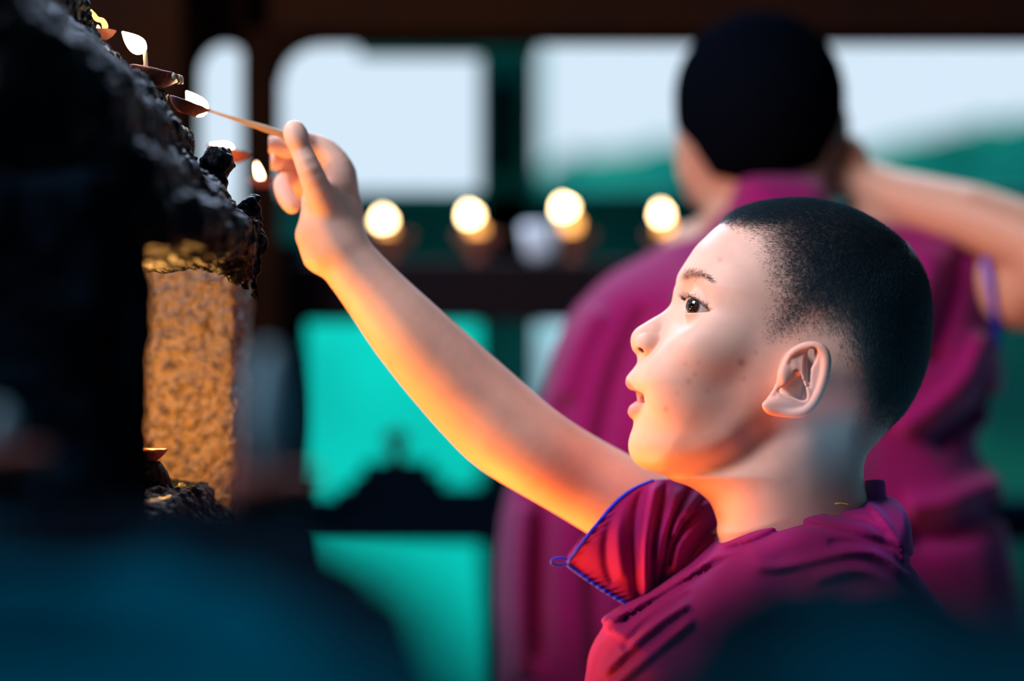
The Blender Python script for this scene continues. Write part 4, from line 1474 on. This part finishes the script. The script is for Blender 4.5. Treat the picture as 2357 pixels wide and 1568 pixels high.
bracket(438, 1, 60, 90); bracket(568, -1, 62, 90); bracket(636, 1, 95, 85)
v_, f_ = box((xpx(150, 2.7), 2.66, 0), (xpx(438, 2.7), 2.80, 2.3))
tag(bevel(mesh_obj('post', v_, f_, M['wood'], None, smooth=False), .01), 'broad dark brown post behind the shrine at the upper left', 'post')
gf = empty('green_frame', (xpx(1170, 3.5), 3.5, 0), 'green painted window frame behind the row of lamps', 'frame')
solid('post', (xpx(1104, 3.5), 3.46, .6), (xpx(1232, 3.5), 3.54, 2.3), 'green_paint', gf)
solid('dark_panel', (xpx(1128, 3.45), 3.42, zpx(400, 3.45)), (xpx(1178, 3.45), 3.455, zpx(190, 3.45)), 'navy', gf)
solid('rail', (xpx(560, 3.5), 3.46, zpx(640, 3.5)), (xpx(2700, 3.5), 3.54, zpx(442, 3.5)), 'green_paint', gf)
solid('lintel', (xpx(820, 3.3), 3.28, zpx(122, 3.3)), (xpx(1240, 3.3), 3.36, zpx(0, 3.3)), 'green_paint', gf)

# hedge beyond
hedge = []


def hedge_sdf(p):
    top = zpx(385, 8.0) + 0.12 * sstep(p[:, 0], 0.9, 1.7) + 0.04 * vnoise(np.stack([p[:, 0] / .35, 0 * p[:, 0], 0 * p[:, 0]], 1), 7)
    d = np.maximum(np.abs(p[:, 1] - 8.0) - 0.25, p[:, 2] - top)
    d = np.maximum(d, 0.10 - p[:, 0])
    return (d + 0.05 * fbm(p, 0.16, 3, 61)) * 0.7


v_, f_ = polygonize(hedge_sdf, (-0.05, 7.6, 0.7), (2.9, 8.4, 2.3), 0.05, 1)
tag(mesh_obj('hedge', v_, f_, M['green_paint']), 'dark green hedge beyond the rack at the right', 'hedge')
tag(solid('post', (xpx(1185, 6.0), 6.0, 0), (xpx(1245, 6.0), 6.1, 3.0), 'green_paint'), 'far green post across the courtyard, right of the green window frame', 'post')
tag(solid('wall_back', (-1.6, 6.4, 0), (0.35, 6.5, zpx(560, 6.4)), 'teal'), kind='structure')
tag(solid('wall_right', (0.35, 6.4, 0), (2.4, 6.5, zpx(560, 6.4)), 'foliage'), kind='structure')
tag(solid('floor', (-3, -0.6, -.05), (3, 7, 0), 'ground'), kind='structure')
tag(solid('ceiling', (-0.62, 1.0, 2.45), (2.4, 3.1, 2.52), 'wood'), kind='structure')
# added white sheet standing in for a far bright patch
def cloth():
    D = 6.375
    n, m = 24, 16
    v, f = [], []
    for i in range(n):
        for j in range(m):
            x = 1150 + 190 * i / (n - 1) + (50 * (1 - i / (n - 1)) * (j / (m - 1)))
            y = 745 + (j / (m - 1)) * (230)
            v.append(P(x, y, D + 0.012 * math.sin(i * .9)))
    for i in range(n - 1):
        for j in range(m - 1):
            f.append((i * m + j, (i + 1) * m + j, (i + 1) * m + j + 1, i * m + j + 1))
    o = mesh_obj('bright_sheet', v, f, M['white'])
    s = o.modifiers.new('thick', 'SOLIDIFY'); s.thickness = 0.003
    return tag(o, 'white cloth standing in for far brightness before the teal wall, beside the magenta robe', 'cloth')
cloth()

# ------------------------------------------------------------------ foreground parapet, far out of focus
PZ = zpx(1200, 1.0)
BACK = [(-500, 1.02), (560, 1.02), (700, .97), (820, .80), (1000, .66), (1130, .52), (1300, .48), (1450, .52), (1600, .66), (1750, .745), (2000, .75), (2200, .70), (2900, .64)]
bx_ = np.array([[xpx(x, D), D] for x, D in BACK])


def parapet(p):
    back = np.interp(p[:, 0], bx_[:, 0], bx_[:, 1])
    d = np.maximum(np.maximum(p[:, 1] - back, 0.36 - p[:, 1]), np.maximum(p[:, 2] - PZ, PZ - 0.12 - p[:, 2]))
    return (d + 0.007 * fbm(p, 0.05, 3, 71)) * 0.75


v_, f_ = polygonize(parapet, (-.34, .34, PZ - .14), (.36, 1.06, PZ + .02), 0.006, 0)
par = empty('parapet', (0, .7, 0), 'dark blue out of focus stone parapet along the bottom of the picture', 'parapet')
mesh_obj('top_slab', v_, f_, M['sky_blue_stone'], par)


def kerb(p):
    back = np.interp(p[:, 0], bx_[:, 0], bx_[:, 1])
    d = np.maximum(np.maximum(p[:, 1] - back - .004, back - .22 * back - p[:, 1]), np.maximum(p[:, 2] - PZ - .005, PZ - 0.06 - p[:, 2]))
    return (d + 0.006 * fbm(p, 0.04, 3, 77)) * 0.75


v_, f_ = polygonize(kerb, (-.34, .34, PZ - .08), (.36, 1.07, PZ + .025), 0.006, 0)
mesh_obj('dark_kerb', v_, f_, M['soot_far'], par)  # added dark strip that tones down the rear of the slab
v_, f_ = box((-.30, .42, 0), (.32, .54, PZ - .10))
mesh_obj('support', v_, f_, M['soot_far'], par, smooth=False)


def tuft(name, x, y0, y1, D, wpx, label, stem_to, dish=None, mat='shaded_cotton'):
    r = empty(name, at(x, y1, D), label, 'lamp')
    n = 16
    t = np.linspace(0, 1, n)
    pts = np.array([P(x + 4 * math.sin(3 * k_), y1 + (y0 - y1) * k_, D) for k_ in t])
    rad = wpx / 2 * D / FPX * (np.sin(np.pi * (0.06 + 0.88 * t ** 0.9)) ** 0.7)
    v, f = tube(pts, rad, 20)
    mesh_obj('cotton_wick', v, f, M[mat], r)
    if dish:
        v, f = lathe([(dish * .5, -.012), (dish * .9, -.004), (dish, .004), (dish * .9, .003), (dish * .3, -.004)], 30)
        mesh_obj('bowl', np.array(v) + P(x, y1 + 20, D), f, M['shaded_clay'], r)
    v, f = tube([P(x, y1 + 10, D), P(x, y1 + 10, D) * np.array([1, 1, 0]) + np.array([0, 0, stem_to])], [.004, .0045], 10)
    mesh_obj('stem', v, f, M['iron'], r)
    return r


tuft('butter_lamp', 618, 800, 1090, .98, 105, 'out of focus lamp with a tall pale wick left of the teal wall', PZ, .020)
tuft('butter_lamp', 1905, 905, 1110, .78, 105, 'out of focus pale wick blurred over the boy\'s neck and collar', PZ - .002, .009, 'pale_cotton')
tuft('butter_lamp', -2, 935, 1030, 1.00, 62, 'out of focus clay lamp with white wick at the left edge of the picture', PZ, .020)
